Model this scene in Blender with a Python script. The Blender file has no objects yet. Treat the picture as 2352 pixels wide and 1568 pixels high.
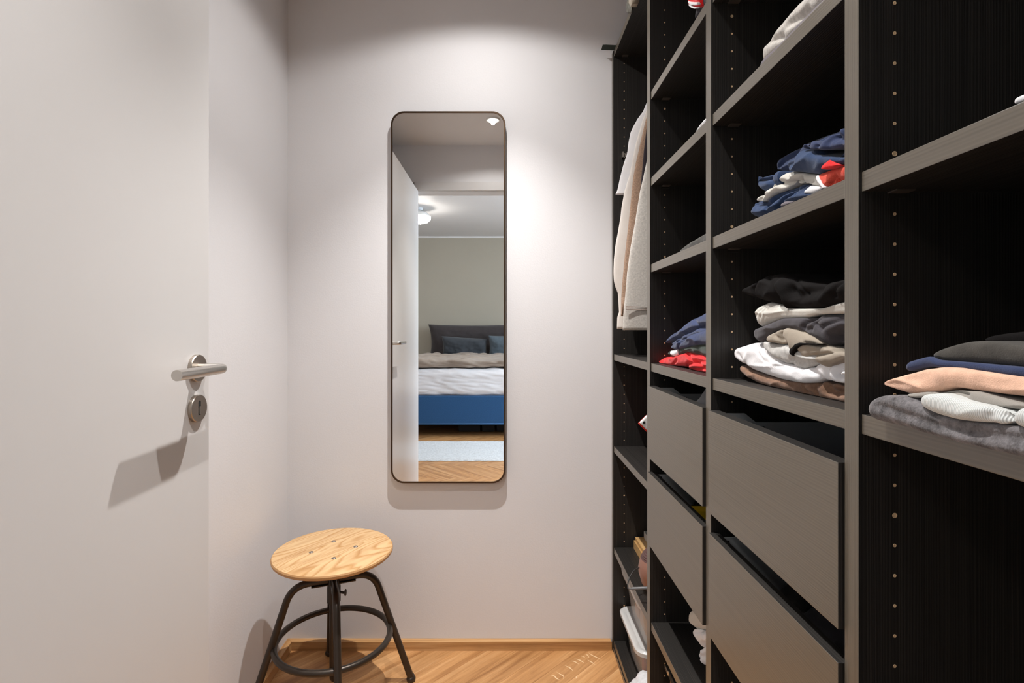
import bpy, bmesh, math, random
import numpy as np
from mathutils import Vector, noise, Matrix
random.seed(4)
C = bpy.context.scene.collection
R = math.radians
F = 1200.0            # focal length in pixels of the 2352 px wide frame
U0, V0 = 1161.0, 753.0  # vanishing point
EYE = 1.128

# ------------------------------------------------------------------ camera, world, lights
cam = bpy.data.cameras.new('camera'); cam_o = bpy.data.objects.new('camera', cam); C.objects.link(cam_o)
cam_o.location = (0, 0, EYE); cam_o.rotation_euler = (R(90), 0, 0)
cam.sensor_width = 36; cam.lens = F/2352*36; cam.clip_start = 0.01
cam.shift_x = (1176-U0)/2352; cam.shift_y = -(784-V0)/2352
bpy.context.scene.camera = cam_o
vs = bpy.context.scene.view_settings
vs.view_transform = 'Standard'; vs.look = 'None'; vs.gamma = 1; vs.use_curve_mapping = False
vs.exposure = 0.22
w = bpy.data.worlds.new('world'); bpy.context.scene.world = w; w.use_nodes = True
w.node_tree.nodes['Background'].inputs[0].default_value = (0.75, 0.85, 1, 1)
w.node_tree.nodes['Background'].inputs[1].default_value = 1.2

def spot(loc, power, col=(1, .975, .955), size=146, blend=.55, radius=.012):
    l = bpy.data.lights.new('spot_light', 'SPOT'); l.energy = power; l.color = col
    l.spot_size = R(size); l.spot_blend = blend; l.shadow_soft_size = radius
    o = bpy.data.objects.new('spot_light', l); C.objects.link(o); o.location = loc
    return o
CEIL = 2.373
SPOTS = [(-.09, 1.37), (-.075, .525)]
for (sx, sy), p in zip(SPOTS, (1.15, .66)):
    spot((sx, sy, CEIL-.020), 13*p, size=152, blend=1)     # wide spill of the reflector lamp
    spot((sx, sy, CEIL-.020), 5.5*p, size=148, blend=.25)    # rim spill cut off by the recessed can
    spot((sx, sy, CEIL-.020), 92*p, size=88, blend=1)      # its main beam
def area(loc, rot, sx, sy, power, col):
    l = bpy.data.lights.new('daylight', 'AREA'); l.shape = 'RECTANGLE'; l.size = sx; l.size_y = sy
    l.energy = power; l.color = col
    o = bpy.data.objects.new('daylight', l); C.objects.link(o); o.location = loc; o.rotation_euler = rot
    return o
area((2.9, -1.05, 1.6), (0, R(90), 0), 1.5, 1.5, 150, (.74, .87, 1))

# ------------------------------------------------------------------ materials
def mat(name, col, rough=.6, metal=0, spec=.5, emit=None, es=0, alpha=1, trans=0, coat=0, sheen=0, ior=1.45):
    m = bpy.data.materials.new(name); m.use_nodes = True
    b = m.node_tree.nodes['Principled BSDF']
    b.inputs['Base Color'].default_value = (*col, 1); b.inputs['Roughness'].default_value = rough
    b.inputs['Metallic'].default_value = metal; b.inputs['Specular IOR Level'].default_value = spec
    b.inputs['IOR'].default_value = ior
    b.inputs['Coat Weight'].default_value = coat; b.inputs['Sheen Weight'].default_value = sheen
    b.inputs['Alpha'].default_value = alpha; b.inputs['Transmission Weight'].default_value = trans
    if emit: b.inputs['Emission Color'].default_value = (*emit, 1); b.inputs['Emission Strength'].default_value = es
    return m
def N(m, t, **kw):
    n = m.node_tree.nodes.new(t)
    for k, v in kw.items(): setattr(n, k, v)
    return n
def L(m, a, b): m.node_tree.links.new(a, b)
def coords(m, scale, kind='Object', rot=(0, 0, 0)):
    tc = N(m, 'ShaderNodeTexCoord'); mp = N(m, 'ShaderNodeMapping')
    L(m, tc.outputs[kind], mp.inputs[0]); mp.inputs['Scale'].default_value = scale; mp.inputs['Rotation'].default_value = rot
    return mp
def ramp(m, fac, stops):
    r = N(m, 'ShaderNodeValToRGB'); L(m, fac, r.inputs[0])
    el = r.color_ramp.elements
    while len(el) < len(stops): el.new(.5)
    for e, (p, c) in zip(el, stops): e.position = p; e.color = (*c, 1)
    return r
def bump(m, h, strength, dist):
    b = N(m, 'ShaderNodeBump'); b.inputs['Strength'].default_value = strength; b.inputs['Distance'].default_value = dist
    L(m, h, b.inputs['Height']); L(m, b.outputs[0], m.node_tree.nodes['Principled BSDF'].inputs['Normal'])
    return b
def P_(m): return m.node_tree.nodes['Principled BSDF']

def paint(name, col, rough=.55, grain=.17):
    m = mat(name, col, rough, spec=.3)
    mp = coords(m, (1, 1, 1), 'Object')
    n = N(m, 'ShaderNodeTexNoise'); n.inputs['Scale'].default_value = 190; n.inputs['Detail'].default_value = 3; L(m, mp.outputs[0], n.inputs[0])
    bump(m, n.outputs[0], grain, .0012)
    n2 = N(m, 'ShaderNodeTexNoise'); n2.inputs['Scale'].default_value = 2.5; L(m, mp.outputs[0], n2.inputs[0])
    r = ramp(m, n2.outputs[0], [(.3, tuple(c*.975 for c in col)), (.7, col)]); L(m, r.outputs[0], P_(m).inputs['Base Color'])
    return m
M = {}
M['wall'] = paint('wall_paint', (.775, .765, .775))
M['bedwall'] = paint('beige_wall_paint', (.40, .365, .295))
M['ceil'] = paint('ceiling_paint', (.82, .81, .80)); M['bedceil'] = paint('bedroom_ceiling_paint', (.74, .74, .74))
M['door'] = mat('door_lacquer', (.66, .645, .635), .32, spec=.45)
M['steel'] = mat('brushed_steel', (.62, .59, .55), .28, metal=1)
M['steeld'] = mat('steel_rose', (.42, .37, .32), .32, metal=1)
M['black'] = mat('black_hole', (.01, .01, .01), .6)
M['bronze'] = mat('dark_bronze_frame', (.085, .055, .035), .3, metal=.85)
M['mirror'] = mat('mirror_silver', (.93, .93, .92), .0, metal=1)
M['gun'] = mat('gunmetal_tube', (.055, .043, .034), .33, metal=.55)
M['pin'] = mat('shelf_pin_metal', (.35, .30, .26), .35, metal=.9)
M['pind'] = mat('shelf_pin_dark_metal', (.03, .027, .024), .45, metal=.5)  # darker metal for the small plate under each shelf support
M['rail'] = mat('grey_runner_metal', (.58, .60, .62), .4, metal=.1)
M['peg'] = mat('bare_hole_rim', (.66, .46, .27), .6)
M['whitepl'] = mat('white_plastic', (.8, .79, .77), .4)
M['emit'] = mat('lamp_glow', (1, 1, 1), .5, emit=(1, .95, .88), es=14)
M['emit2'] = mat('bedroom_lamp_glow', (1, 1, 1), .5, emit=(1, .94, .88), es=48)
M['glassf'] = mat('frosted_glass', (.85, .85, .83), .35, spec=.4)

def grain(m, axis, period):
    """fine regular pore lines running along the given axis, slightly wavy; returns a 0..1 height"""
    tc = N(m, 'ShaderNodeTexCoord'); sp = N(m, 'ShaderNodeSeparateXYZ'); L(m, tc.outputs['Object'], sp.inputs[0])
    ad = N(m, 'ShaderNodeMath', operation='ADD'); L(m, sp.outputs['X'], ad.inputs[0]); L(m, sp.outputs['Y' if axis == 'z' else 'Z'], ad.inputs[1])
    cb = N(m, 'ShaderNodeCombineXYZ'); L(m, ad.outputs[0], cb.inputs[0]); L(m, sp.outputs['Z' if axis == 'z' else 'Y'], cb.inputs[1])
    def nz(sx, sy, det=2):
        mp = N(m, 'ShaderNodeMapping'); L(m, cb.outputs[0], mp.inputs[0]); mp.inputs['Scale'].default_value = (sx, sy, 1)
        n = N(m, 'ShaderNodeTexNoise'); n.inputs['Scale'].default_value = 1; n.inputs['Detail'].default_value = det; L(m, mp.outputs[0], n.inputs[0]); return n
    w1 = nz(40, 1.3); w2 = nz(140, 2.0)
    a = N(m, 'ShaderNodeMath', operation='MULTIPLY_ADD'); L(m, w1.outputs[0], a.inputs[0]); a.inputs[1].default_value = .010; L(m, ad.outputs[0], a.inputs[2])
    b = N(m, 'ShaderNodeMath', operation='MULTIPLY_ADD'); L(m, w2.outputs[0], b.inputs[0]); b.inputs[1].default_value = .0035; L(m, a.outputs[0], b.inputs[2])
    c = N(m, 'ShaderNodeMath', operation='MULTIPLY'); L(m, b.outputs[0], c.inputs[0]); c.inputs[1].default_value = 2*math.pi/period
    d = N(m, 'ShaderNodeMath', operation='SINE'); L(m, c.outputs[0], d.inputs[0])
    e = N(m, 'ShaderNodeMath', operation='MULTIPLY_ADD'); L(m, d.outputs[0], e.inputs[0]); e.inputs[1].default_value = .20; e.inputs[2].default_value = .5
    w3 = nz(330, 1.6, 2)
    f = N(m, 'ShaderNodeMath', operation='MULTIPLY_ADD'); L(m, w3.outputs[0], f.inputs[0]); f.inputs[1].default_value = 1.1; L(m, e.outputs[0], f.inputs[2])
    g = N(m, 'ShaderNodeMath', operation='SUBTRACT'); L(m, f.outputs[0], g.inputs[0]); g.inputs[1].default_value = .55
    return g.outputs[0]
def darkwood(name, axis):
    m = mat(name, (.014, .012, .011), .36, spec=.6)
    h = grain(m, axis, .0031)
    r = ramp(m, h, [(.1, (.006, .0052, .0047)), (.6, (.017, .0148, .0128)), (.95, (.036, .031, .027))]); L(m, r.outputs[0], P_(m).inputs['Base Color'])
    rr = ramp(m, h, [(.15, (.52, .52, .52)), (.85, (.38, .38, .38))]); L(m, rr.outputs[0], P_(m).inputs['Roughness'])
    bump(m, h, .35, .0004)
    return m
M['dwz'] = darkwood('black_brown_wood_vertical_grain', 'z')
M['dwy'] = darkwood('black_brown_wood_long_grain', 'y')
def edgewood(name, axis):
    m = mat(name, (.075, .066, .056), .34, spec=1.0, ior=1.55)
    h = grain(m, axis, .0036)
    r = ramp(m, h, [(.1, (.080, .067, .049)), (.9, (.126, .107, .080))]); L(m, r.outputs[0], P_(m).inputs['Base Color'])  # front faces: sheen reflected from the wall painted in as lighter base colour
    bump(m, h, .25, .0004)
    return m
M['edz'] = edgewood('wood_front_painted_sheen_vertical', 'z')
M['edy'] = edgewood('wood_front_painted_sheen_long', 'y')

def oak(name, cols, scale=(1.6, 28, 28), rough=.32, rnd=True):
    m = mat(name, cols[1], rough, spec=.45)
    tc = N(m, 'ShaderNodeTexCoord'); oi = N(m, 'ShaderNodeObjectInfo')
    mu = N(m, 'ShaderNodeMath', operation='MULTIPLY'); L(m, oi.outputs['Random'], mu.inputs[0]); mu.inputs[1].default_value = 37 if rnd else 0
    ad = N(m, 'ShaderNodeVectorMath', operation='ADD'); L(m, tc.outputs['Object'], ad.inputs[0]); L(m, mu.outputs[0], ad.inputs[1])
    mp = N(m, 'ShaderNodeMapping'); L(m, ad.outputs[0], mp.inputs[0]); mp.inputs['Scale'].default_value = scale
    n = N(m, 'ShaderNodeTexNoise'); n.inputs['Scale'].default_value = 1.0; n.inputs['Detail'].default_value = 5; n.inputs['Distortion'].default_value = .7
    L(m, mp.outputs[0], n.inputs[0])
    r = ramp(m, n.outputs[0], [(.3, cols[0]), (.5, cols[1]), (.68, cols[2])])
    n2 = N(m, 'ShaderNodeTexNoise'); n2.inputs['Scale'].default_value = 6; n2.inputs['Detail'].default_value = 6; n2.inputs['Roughness'].default_value = .7; L(m, mp.outputs[0], n2.inputs[0])
    r2 = ramp(m, n2.outputs[0], [(.38, (.80, .76, .70)), (.55, (1, 1, 1))])
    mm = N(m, 'ShaderNodeMix', data_type='RGBA', blend_type='MULTIPLY'); mm.inputs[0].default_value = .8
    L(m, r.outputs[0], mm.inputs[6]); L(m, r2.outputs[0], mm.inputs[7])
    hs = N(m, 'ShaderNodeHueSaturation'); L(m, mm.outputs[2], hs.inputs['Color'])
    mr = N(m, 'ShaderNodeMapRange'); L(m, oi.outputs['Random'], mr.inputs[0]); mr.inputs[3].default_value = .92 if rnd else 1; mr.inputs[4].default_value = 1.08 if rnd else 1
    L(m, mr.outputs[0], hs.inputs['Value']); L(m, hs.outputs[0], P_(m).inputs['Base Color'])
    bump(m, n2.outputs[0], .15, .0005)
    return m
M['oak'] = oak('oiled_oak_parquet', [(.36, .165, .058), (.56, .29, .115), (.68, .39, .18)])
M['oakb'] = oak('oak_skirting', [(.42, .21, .08), (.58, .32, .13), (.66, .40, .19)], (1.5, 40, 40), rnd=False)

def pine():
    m = mat('varnished_pine_seat', (.7, .42, .17), .22, spec=.5, coat=.3)
    mp0 = coords(m, (1, 1, 1), 'Object', (0, 0, R(-56))); mp = N(m, 'ShaderNodeMapping'); L(m, mp0.outputs[0], mp.inputs[0]); mp.inputs['Scale'].default_value = (2.4, 15, 3)
    n = N(m, 'ShaderNodeTexNoise'); n.inputs['Scale'].default_value = .8; n.inputs['Detail'].default_value = 1.2; n.inputs['Distortion'].default_value = .5; L(m, mp.outputs[0], n.inputs[0])
    mu = N(m, 'ShaderNodeMath', operation='MULTIPLY'); mu.inputs[1].default_value = 15; L(m, n.outputs[0], mu.inputs[0])
    fr = N(m, 'ShaderNodeMath', operation='FRACT'); L(m, mu.outputs[0], fr.inputs[0])
    r = ramp(m, fr.outputs[0], [(0, (.52, .265, .09)), (.22, (.70, .465, .235)), (.7, (.70, .455, .225)), (1, (.54, .29, .10))])
    n2 = N(m, 'ShaderNodeTexNoise'); n2.inputs['Scale'].default_value = 3; L(m, mp.outputs[0], n2.inputs[0])
    r2 = ramp(m, n2.outputs[0], [(.35, (.86, .80, .72)), (.6, (1, 1, 1))])
    mm = N(m, 'ShaderNodeMix', data_type='RGBA', blend_type='MULTIPLY'); mm.inputs[0].default_value = 1
    L(m, r.outputs[0], mm.inputs[6]); L(m, r2.outputs[0], mm.inputs[7]); L(m, mm.outputs[2], P_(m).inputs['Base Color'])
    return m
M['pine'] = pine()
M['ply'] = mat('plywood_edge', (.50, .27, .11), .5)

def fabric(name, col, var=.12, scale=900, b=.35, rough=.9, mottled=0, sheen=.15):
    m = mat(name, col, rough, spec=.12, sheen=sheen)
    mp = coords(m, (1, 1, 1))
    n = N(m, 'ShaderNodeTexNoise'); n.inputs['Scale'].default_value = scale; n.inputs['Detail'].default_value = 2; L(m, mp.outputs[0], n.inputs[0])
    bump(m, n.outputs[0], b, .0007)
    n2 = N(m, 'ShaderNodeTexNoise'); n2.inputs['Scale'].default_value = 22 if not mottled else mottled; n2.inputs['Detail'].default_value = 6; n2.inputs['Roughness'].default_value = .7; L(m, mp.outputs[0], n2.inputs[0])
    k = 1 if not mottled else 2.2
    r = ramp(m, n2.outputs[0], [(.3, tuple(c*(1-var*k) for c in col)), (.7, tuple(min(1, c*(1+var*k)) for c in col))])
    L(m, r.outputs[0], P_(m).inputs['Base Color'])
    return m
def ribbed(name, col, axis=(1, 0, 0), freq=420, dark=.6):
    m = mat(name, col, .85, spec=.15, sheen=.1)
    mp = coords(m, (1, 1, 1))
    wv = N(m, 'ShaderNodeTexWave'); wv.inputs['Scale'].default_value = freq/1.4; wv.bands_direction = 'Y'; wv.inputs['Distortion'].default_value = .6; L(m, mp.outputs[0], wv.inputs[0])
    r = ramp(m, wv.outputs[0], [(.1, tuple(c*dark for c in col)), (.7, col)]); L(m, r.outputs[0], P_(m).inputs['Base Color'])
    bump(m, wv.outputs[0], .5, .001)
    return m
FB = dict(
 navy=fabric('navy_jersey', (.026, .047, .105)), navy2=fabric('dark_navy_jersey', (.022, .035, .085)),
 blue=fabric('faded_blue_jersey', (.034, .047, .105)), white=fabric('white_cotton', (.80, .79, .80), .03),
 cream=fabric('cream_cotton', (.56, .54, .49), .04), greywhite=fabric('heather_light_grey', (.47, .46, .44), .10, mottled=160),
 beige=fabric('beige_cotton', (.31, .265, .21), .06), char=fabric('charcoal_cotton', (.055, .050, .056), .1),
 black=fabric('black_cotton', (.007, .006, .0058), .1, sheen=0), brown=fabric('brown_wool', (.20, .115, .075), .12, mottled=120),
 red=fabric('red_cotton', (.75, .018, .02), .05), coral=ribbed('coral_red_rib', (.90, .11, .065)),
 green=fabric('dark_green_cotton', (.020, .030, .022)), peach=fabric('peach_wool', (.70, .435, .31), .06, mottled=90, b=.6),
 towel=fabric('charcoal_terry', (.135, .127, .131), .34, 500, .9, mottled=75), dk=fabric('dark_grey_wool', (.060, .055, .048), .12, mottled=80),
 rib=ribbed('white_rib_knit', (.72, .74, .72), freq=300, dark=.72), stone=fabric('stone_cotton', (.29, .27, .24), .05),
 taupe=fabric('taupe_linen', (.33, .27, .22), .08), pdark=fabric('anthracite_linen', (.055, .047, .047), .1),
 pblue=fabric('grey_blue_velvet', (.052, .058, .066), .1), pteal=fabric('slate_blue_linen', (.095, .122, .145), .08),
 bluef=fabric('blue_bed_fabric', (.030, .095, .22), .15, mottled=200), rug=fabric('white_shag', (.62, .64, .65), .08, 300, .9, mottled=60),
 heather=fabric('heather_grey_sweat', (.52, .49, .45), .10, mottled=180, b=.7), camel=fabric('camel_wool', (.33, .22, .155), .16, mottled=260, b=1.0),
 greycloth=fabric('mid_grey_cloth', (.25, .25, .26), .08), plum=fabric('plum_black_cotton', (.028, .022, .027), .1), ivory=fabric('ivory_sweat', (.68, .635, .59), .04), olive=fabric('olive_grey_wool', (.135, .130, .110), .1), purple=fabric('grey_purple_cotton', (.16, .14, .155)), fluff=fabric('white_fleece', (.60, .59, .60), .06, 200, 1.0, mottled=80))

# ------------------------------------------------------------------ helpers
def obj(name, me, m=None, parent=None, loc=(0, 0, 0)):
    if isinstance(me, bmesh.types.BMesh):
        bm = me; me = bpy.data.meshes.new(name); bm.to_mesh(me); bm.free()
    if m is not None and not me.materials:
        for q in (m if isinstance(m, (list, tuple)) else [m]): me.materials.append(q)
    o = bpy.data.objects.new(name, me); C.objects.link(o); o.location = loc
    if parent: o.parent = parent
    return o
def tag(o, label, cat, group=None, kind=None):
    o['label'] = label; o['category'] = cat
    if group: o['group'] = group
    if kind: o['kind'] = kind
    return o
def thing(name, loc, label, cat, group=None, rz=0):
    o = bpy.data.objects.new(name, None); C.objects.link(o); o.location = loc; o.rotation_euler = (0, 0, rz); o.empty_display_size = .05
    return tag(o, label, cat, group)
def struct(name, bm, m, parent=None, label=None):
    o = obj(name, bm, m, parent)
    if not parent: o['kind'] = 'structure'
    if label: o['label'] = label
    return o
def addbox(bm, a, b, bev=0, mi=0):
    t = bmesh.new(); bmesh.ops.create_cube(t, size=1)
    for v in t.verts:
        for k in range(3): v.co[k] = (a[k]+b[k])/2 + v.co[k]*abs(b[k]-a[k])
    if bev: bmesh.ops.bevel(t, geom=t.edges[:], offset=bev, segments=2, affect='EDGES', profile=.6)
    for f in t.faces: f.material_index = mi
    me = bpy.data.meshes.new('t'); t.to_mesh(me); t.free(); bm.from_mesh(me); bpy.data.meshes.remove(me)
def box(a, b, bev=0):
    bm = bmesh.new(); addbox(bm, a, b, bev); return bm
def smooth(bm):
    for f in bm.faces: f.smooth = True
    return bm
def fillet(pts, r, n=8):
    """round the corners of a polyline"""
    out = [Vector(pts[0])]
    for i in range(1, len(pts)-1):
        a, b, c = Vector(pts[i-1]), Vector(pts[i]), Vector(pts[i+1])
        d1 = (a-b).normalized(); d2 = (c-b).normalized()
        rr = min(r, (a-b).length*.49, (c-b).length*.49)
        p, q = b+d1*rr, b+d2*rr
        for k in range(n+1):
            t = k/n; out.append((1-t)**2*p+2*t*(1-t)*b+t*t*q)
    out.append(Vector(pts[-1])); return out
def tube(bm, pts, r, n=14, closed=False, caps=True):
    pts = [Vector(p) for p in pts]; N_ = len(pts); rings = []
    up = None
    for i, p in enumerate(pts):
        a = pts[(i-1) % N_] if closed or i else p; b = pts[(i+1) % N_] if closed or i < N_-1 else p
        t = (b-a).normalized()
        if up is None:
            up = t.orthogonal().normalized()
        up = (up - t*up.dot(t)).normalized(); s = t.cross(up)
        rr = r[i] if isinstance(r, (list, tuple)) else r
        rings.append([bm.verts.new(p+(up*math.cos(2*math.pi*k/n)+s*math.sin(2*math.pi*k/n))*rr) for k in range(n)])
    m_ = N_ if closed else N_-1
    for i in range(m_):
        A, B = rings[i], rings[(i+1) % N_]
        off = 0
        if closed and i == N_-1:
            off = min(range(n), key=lambda q: (A[0].co-B[q].co).length)
        for k in range(n):
            bm.faces.new((A[k], A[(k+1) % n], B[(k+1+off) % n], B[(k+off) % n])).smooth = True
    if caps and not closed:
        bm.faces.new(rings[0][::-1]); bm.faces.new(rings[-1])
    return bm
def lathe(prof, n=40, axis='z', center=(0, 0, 0)):
    bm = bmesh.new(); rings = []
    for (r, h) in prof:
        ring = []
        for k in range(n):
            a = 2*math.pi*k/n; c, s = r*math.cos(a), r*math.sin(a)
            v = {'z': (c, s, h), 'x': (h, c, s), 'y': (c, h, s)}[axis]
            ring.append(bm.verts.new(Vector(v)+Vector(center)))
        rings.append(ring)
    for A, B in zip(rings, rings[1:]):
        for k in range(n): bm.faces.new((A[k], A[(k+1) % n], B[(k+1) % n], B[k]))
    bm.faces.new(rings[0][::-1]); bm.faces.new(rings[-1])
    bmesh.ops.recalc_face_normals(bm, faces=bm.faces[:])
    return bm
def smooth_angle(o, ang=35):
    me = o.data
    for p in me.polygons: p.use_smooth = True
    me.set_sharp_from_angle(angle=R(ang))
    return o

# ------------------------------------------------------------------ room shell
LX, BY, RX = -.77, 1.848, .975      # left wall, back wall, right wall behind the wardrobe
DY0, DY1 = -.036, .086             # wall with the doorway
DL, DR, DT = -.615, .345, 2.060
BX0, BX1, BY0, BC = -3.0, 2.6, -3.706, 2.414
struct('wall_left', box((LX-.1, DY1-.02, 0), (LX, BY+.1, CEIL+.05)), M['wall'])
struct('wall_back', box((LX-.1, BY, 0), (RX+.1, BY+.1, CEIL+.05)), M['wall'])
struct('wall_right', box((RX, DY1-.02, 0), (RX+.1, BY, CEIL+.05)), M['wall'])
bm = bmesh.new()
addbox(bm, (BX0, DY0+.001, 0), (DL-.01, DY1, 2.5)); addbox(bm, (DR+.01, DY0+.001, 0), (BX1, DY1, 2.5)); addbox(bm, (DL-.01, DY0+.001, DT+.01), (DR+.01, DY1, 2.5))
struct('wall_door_side', bm, M['wall'])
struct('ceiling', box((LX-.1, DY1-.02, CEIL), (RX+.1, BY+.1, CEIL+.06)), M['ceil'])
struct('ceiling_bedroom', box((BX0-.1, BY0-.1, BC), (BX1+.1, DY0, BC+.06)), M['bedceil'])
struct('wall_bedroom_far', box((BX0-.1, BY0-.1, 0), (BX1+.1, BY0, BC)), M['bedwall'])
struct('wall_bedroom_left', box((BX0-.1, BY0, 0), (BX0, DY0, BC)), M['wall'])
bm = bmesh.new()
WY0, WY1, WZ0, WZ1 = -1.85, -.25, .85, 2.2
addbox(bm, (BX1, BY0, 0), (BX1+.1, WY0, BC)); addbox(bm, (BX1, WY1, 0), (BX1+.1, DY0, BC))
addbox(bm, (BX1, WY0, 0), (BX1+.1, WY1, WZ0)); addbox(bm, (BX1, WY0, WZ1), (BX1+.1, WY1, BC))
struct('wall_bedroom_right', bm, M['wall'])
bm = bmesh.new()
for a, b in (((BX1+.03, WY0, WZ0), (BX1+.08, WY1, WZ0+.05)), ((BX1+.03, WY0, WZ1-.05), (BX1+.08, WY1, WZ1)),
             ((BX1+.03, WY0, WZ0+.05), (BX1+.08, WY0+.05, WZ1-.05)), ((BX1+.03, WY1-.05, WZ0+.05), (BX1+.08, WY1, WZ1-.05)),
             ((BX1+.03, -1.075, WZ0+.05), (BX1+.08, -1.025, WZ1-.05))): addbox(bm, a, b)
struct('window_1', bm, M['whitepl'])
struct('trim_2', box((BX0, BY0, BC-.018), (BX1, BY0+.012, BC)), M['ceil'], label='thin white ceiling moulding')
# door lining and casing
bm = bmesh.new()
addbox(bm, (DL-.05, DY1, 0), (DL-.004, DY1+.012, DT+.055)); addbox(bm, (DR+.004, DY1, 0), (DR+.05, DY1+.012, DT+.055)); addbox(bm, (DL-.05, DY1, DT+.003), (DR+.05, DY1+.012, DT+.06), .001)
addbox(bm, (DL-.008, DY0, 0), (DL, DY1+.001, DT+.008)); addbox(bm, (DR, DY0, 0), (DR+.008, DY1+.001, DT+.008)); addbox(bm, (DL, DY0, DT), (DR, DY1+.001, DT+.008))
struct('trim_1', bm, M['door'], label='white door lining')

# floor: base slab plus herringbone planks
struct_floor = struct('floor', box((BX0-.1, BY0-.1, -.08), (BX1+.1, BY+.1, -.012)), mat('floor_base', (.16, .08, .035), .7))
PR = .375; LP = PR*math.sqrt(2); WP = LP/7
s2 = math.sqrt(.5)
yo = 1.787 + (1.5*LP-.5*WP)*s2
def clip(poly, ax, val, keep_less):
    out = []
    for i in range(len(poly)):
        a, b = poly[i], poly[(i+1) % len(poly)]
        ia = (a[ax] <= val) == keep_less; ib = (b[ax] <= val) == keep_less
        if ia: out.append(a)
        if ia != ib:
            t = (val-a[ax])/(b[ax]-a[ax]); out.append((a[0]+t*(b[0]-a[0]), a[1]+t*(b[1]-a[1])))
    return out
def prism(bm, poly, z0, z1, ch=.0005):
    n = len(poly); cx = sum(p[0] for p in poly)/n; cy = sum(p[1] for p in poly)/n
    def inset(p):
        d = Vector((cx-p[0], cy-p[1])); l = d.length or 1
        return (p[0]+d.x/l*ch*1.4, p[1]+d.y/l*ch*1.4)
    lo = [bm.verts.new((*p, z0)) for p in poly]; mi = [bm.verts.new((*p, z1-ch)) for p in poly]
    hi = [bm.verts.new((*inset(p), z1)) for p in poly]
    for i in range(n):
        j = (i+1) % n
        bm.faces.new((lo[i], lo[j], mi[j], mi[i])); bm.faces.new((mi[i], mi[j], hi[j], hi[i]))
    bm.faces.new(hi); bm.faces.new(lo[::-1])
plank_me = {}
stuff = bmesh.new(); nplank = 0
cands = []
for i in range(-90, 90):
    for j in range(-9, 10):
        for kind in (0, 1):
            if kind == 0: a0, b0, la, lb = 0, 0, LP, WP
            else: a0, b0, la, lb = LP, WP-LP, WP, LP
            a0 += i*WP+j*LP; b0 += i*WP-j*LP
            ca, cb = a0+la/2, b0+lb/2
            cx, cy = (ca+cb)*s2, (-ca+cb)*s2+yo
            if BX0-.3 < cx < BX1+.3 and BY0-.3 < cy < BY+.3: cands.append((cx, cy, kind, la, lb))
for cx, cy, kind, la, lb in cands:
    g = .00015
    ha, hb = la/2-g, lb/2-g
    poly = []
    for sa, sb in ((-1, -1), (1, -1), (1, 1), (-1, 1)):
        a, b = sa*ha, sb*hb
        poly.append((cx+(a+b)*s2, cy+(-a+b)*s2))
    closet = cy > DY1-.05
    cl = poly
    if closet: bounds = ((0, LX-.01, False), (0, RX+.01, True), (1, BY+.01, True))
    else: bounds = ((0, BX0-.01, False), (0, BX1+.01, True), (1, BY0-.01, False))
    for ax, val, kl in bounds:
        if len(cl) >= 3: cl = clip(cl, ax, val, kl)
    if len(cl) < 3: continue
    cut = cl != poly
    vis = closet or (-1.45 < cx < .75 and -2.35 < cy)
    ang = R(-45) if kind == 0 else R(45)
    if not vis:
        prism(stuff, cl, -.012, 0); continue
    ca_, sa_ = math.cos(-ang), math.sin(-ang)
    if not cut:
        if 'p' not in plank_me:
            b_ = bmesh.new(); prism(b_, [(-LP/2+g, -WP/2+g), (LP/2-g, -WP/2+g), (LP/2-g, WP/2-g), (-LP/2+g, WP/2-g)], -.012, 0)
            me = bpy.data.meshes.new('plank'); b_.to_mesh(me); b_.free(); me.materials.append(M['oak']); plank_me['p'] = me
        me = plank_me['p']
    else:
        loc = [((x-cx)*ca_-(y-cy)*sa_, (x-cx)*sa_+(y-cy)*ca_) for x, y in cl]
        ar = sum(loc[q][0]*loc[(q+1) % len(loc)][1]-loc[(q+1) % len(loc)][0]*loc[q][1] for q in range(len(loc)))
        if abs(ar) < 2e-4: continue
        b_ = bmesh.new(); prism(b_, loc, -.012, 0)
        me = bpy.data.meshes.new('plank'); b_.to_mesh(me); b_.free(); me.materials.append(M['oak'])
    o = bpy.data.objects.new('plank', me); C.objects.link(o); o.location = (cx, cy, 0); o.rotation_euler = (0, 0, ang); o.parent = struct_floor
    nplank += 1
st = obj('parquet_field', stuff, M['oak'], struct_floor); st['kind'] = 'stuff'
print('planks', nplank)

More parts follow.
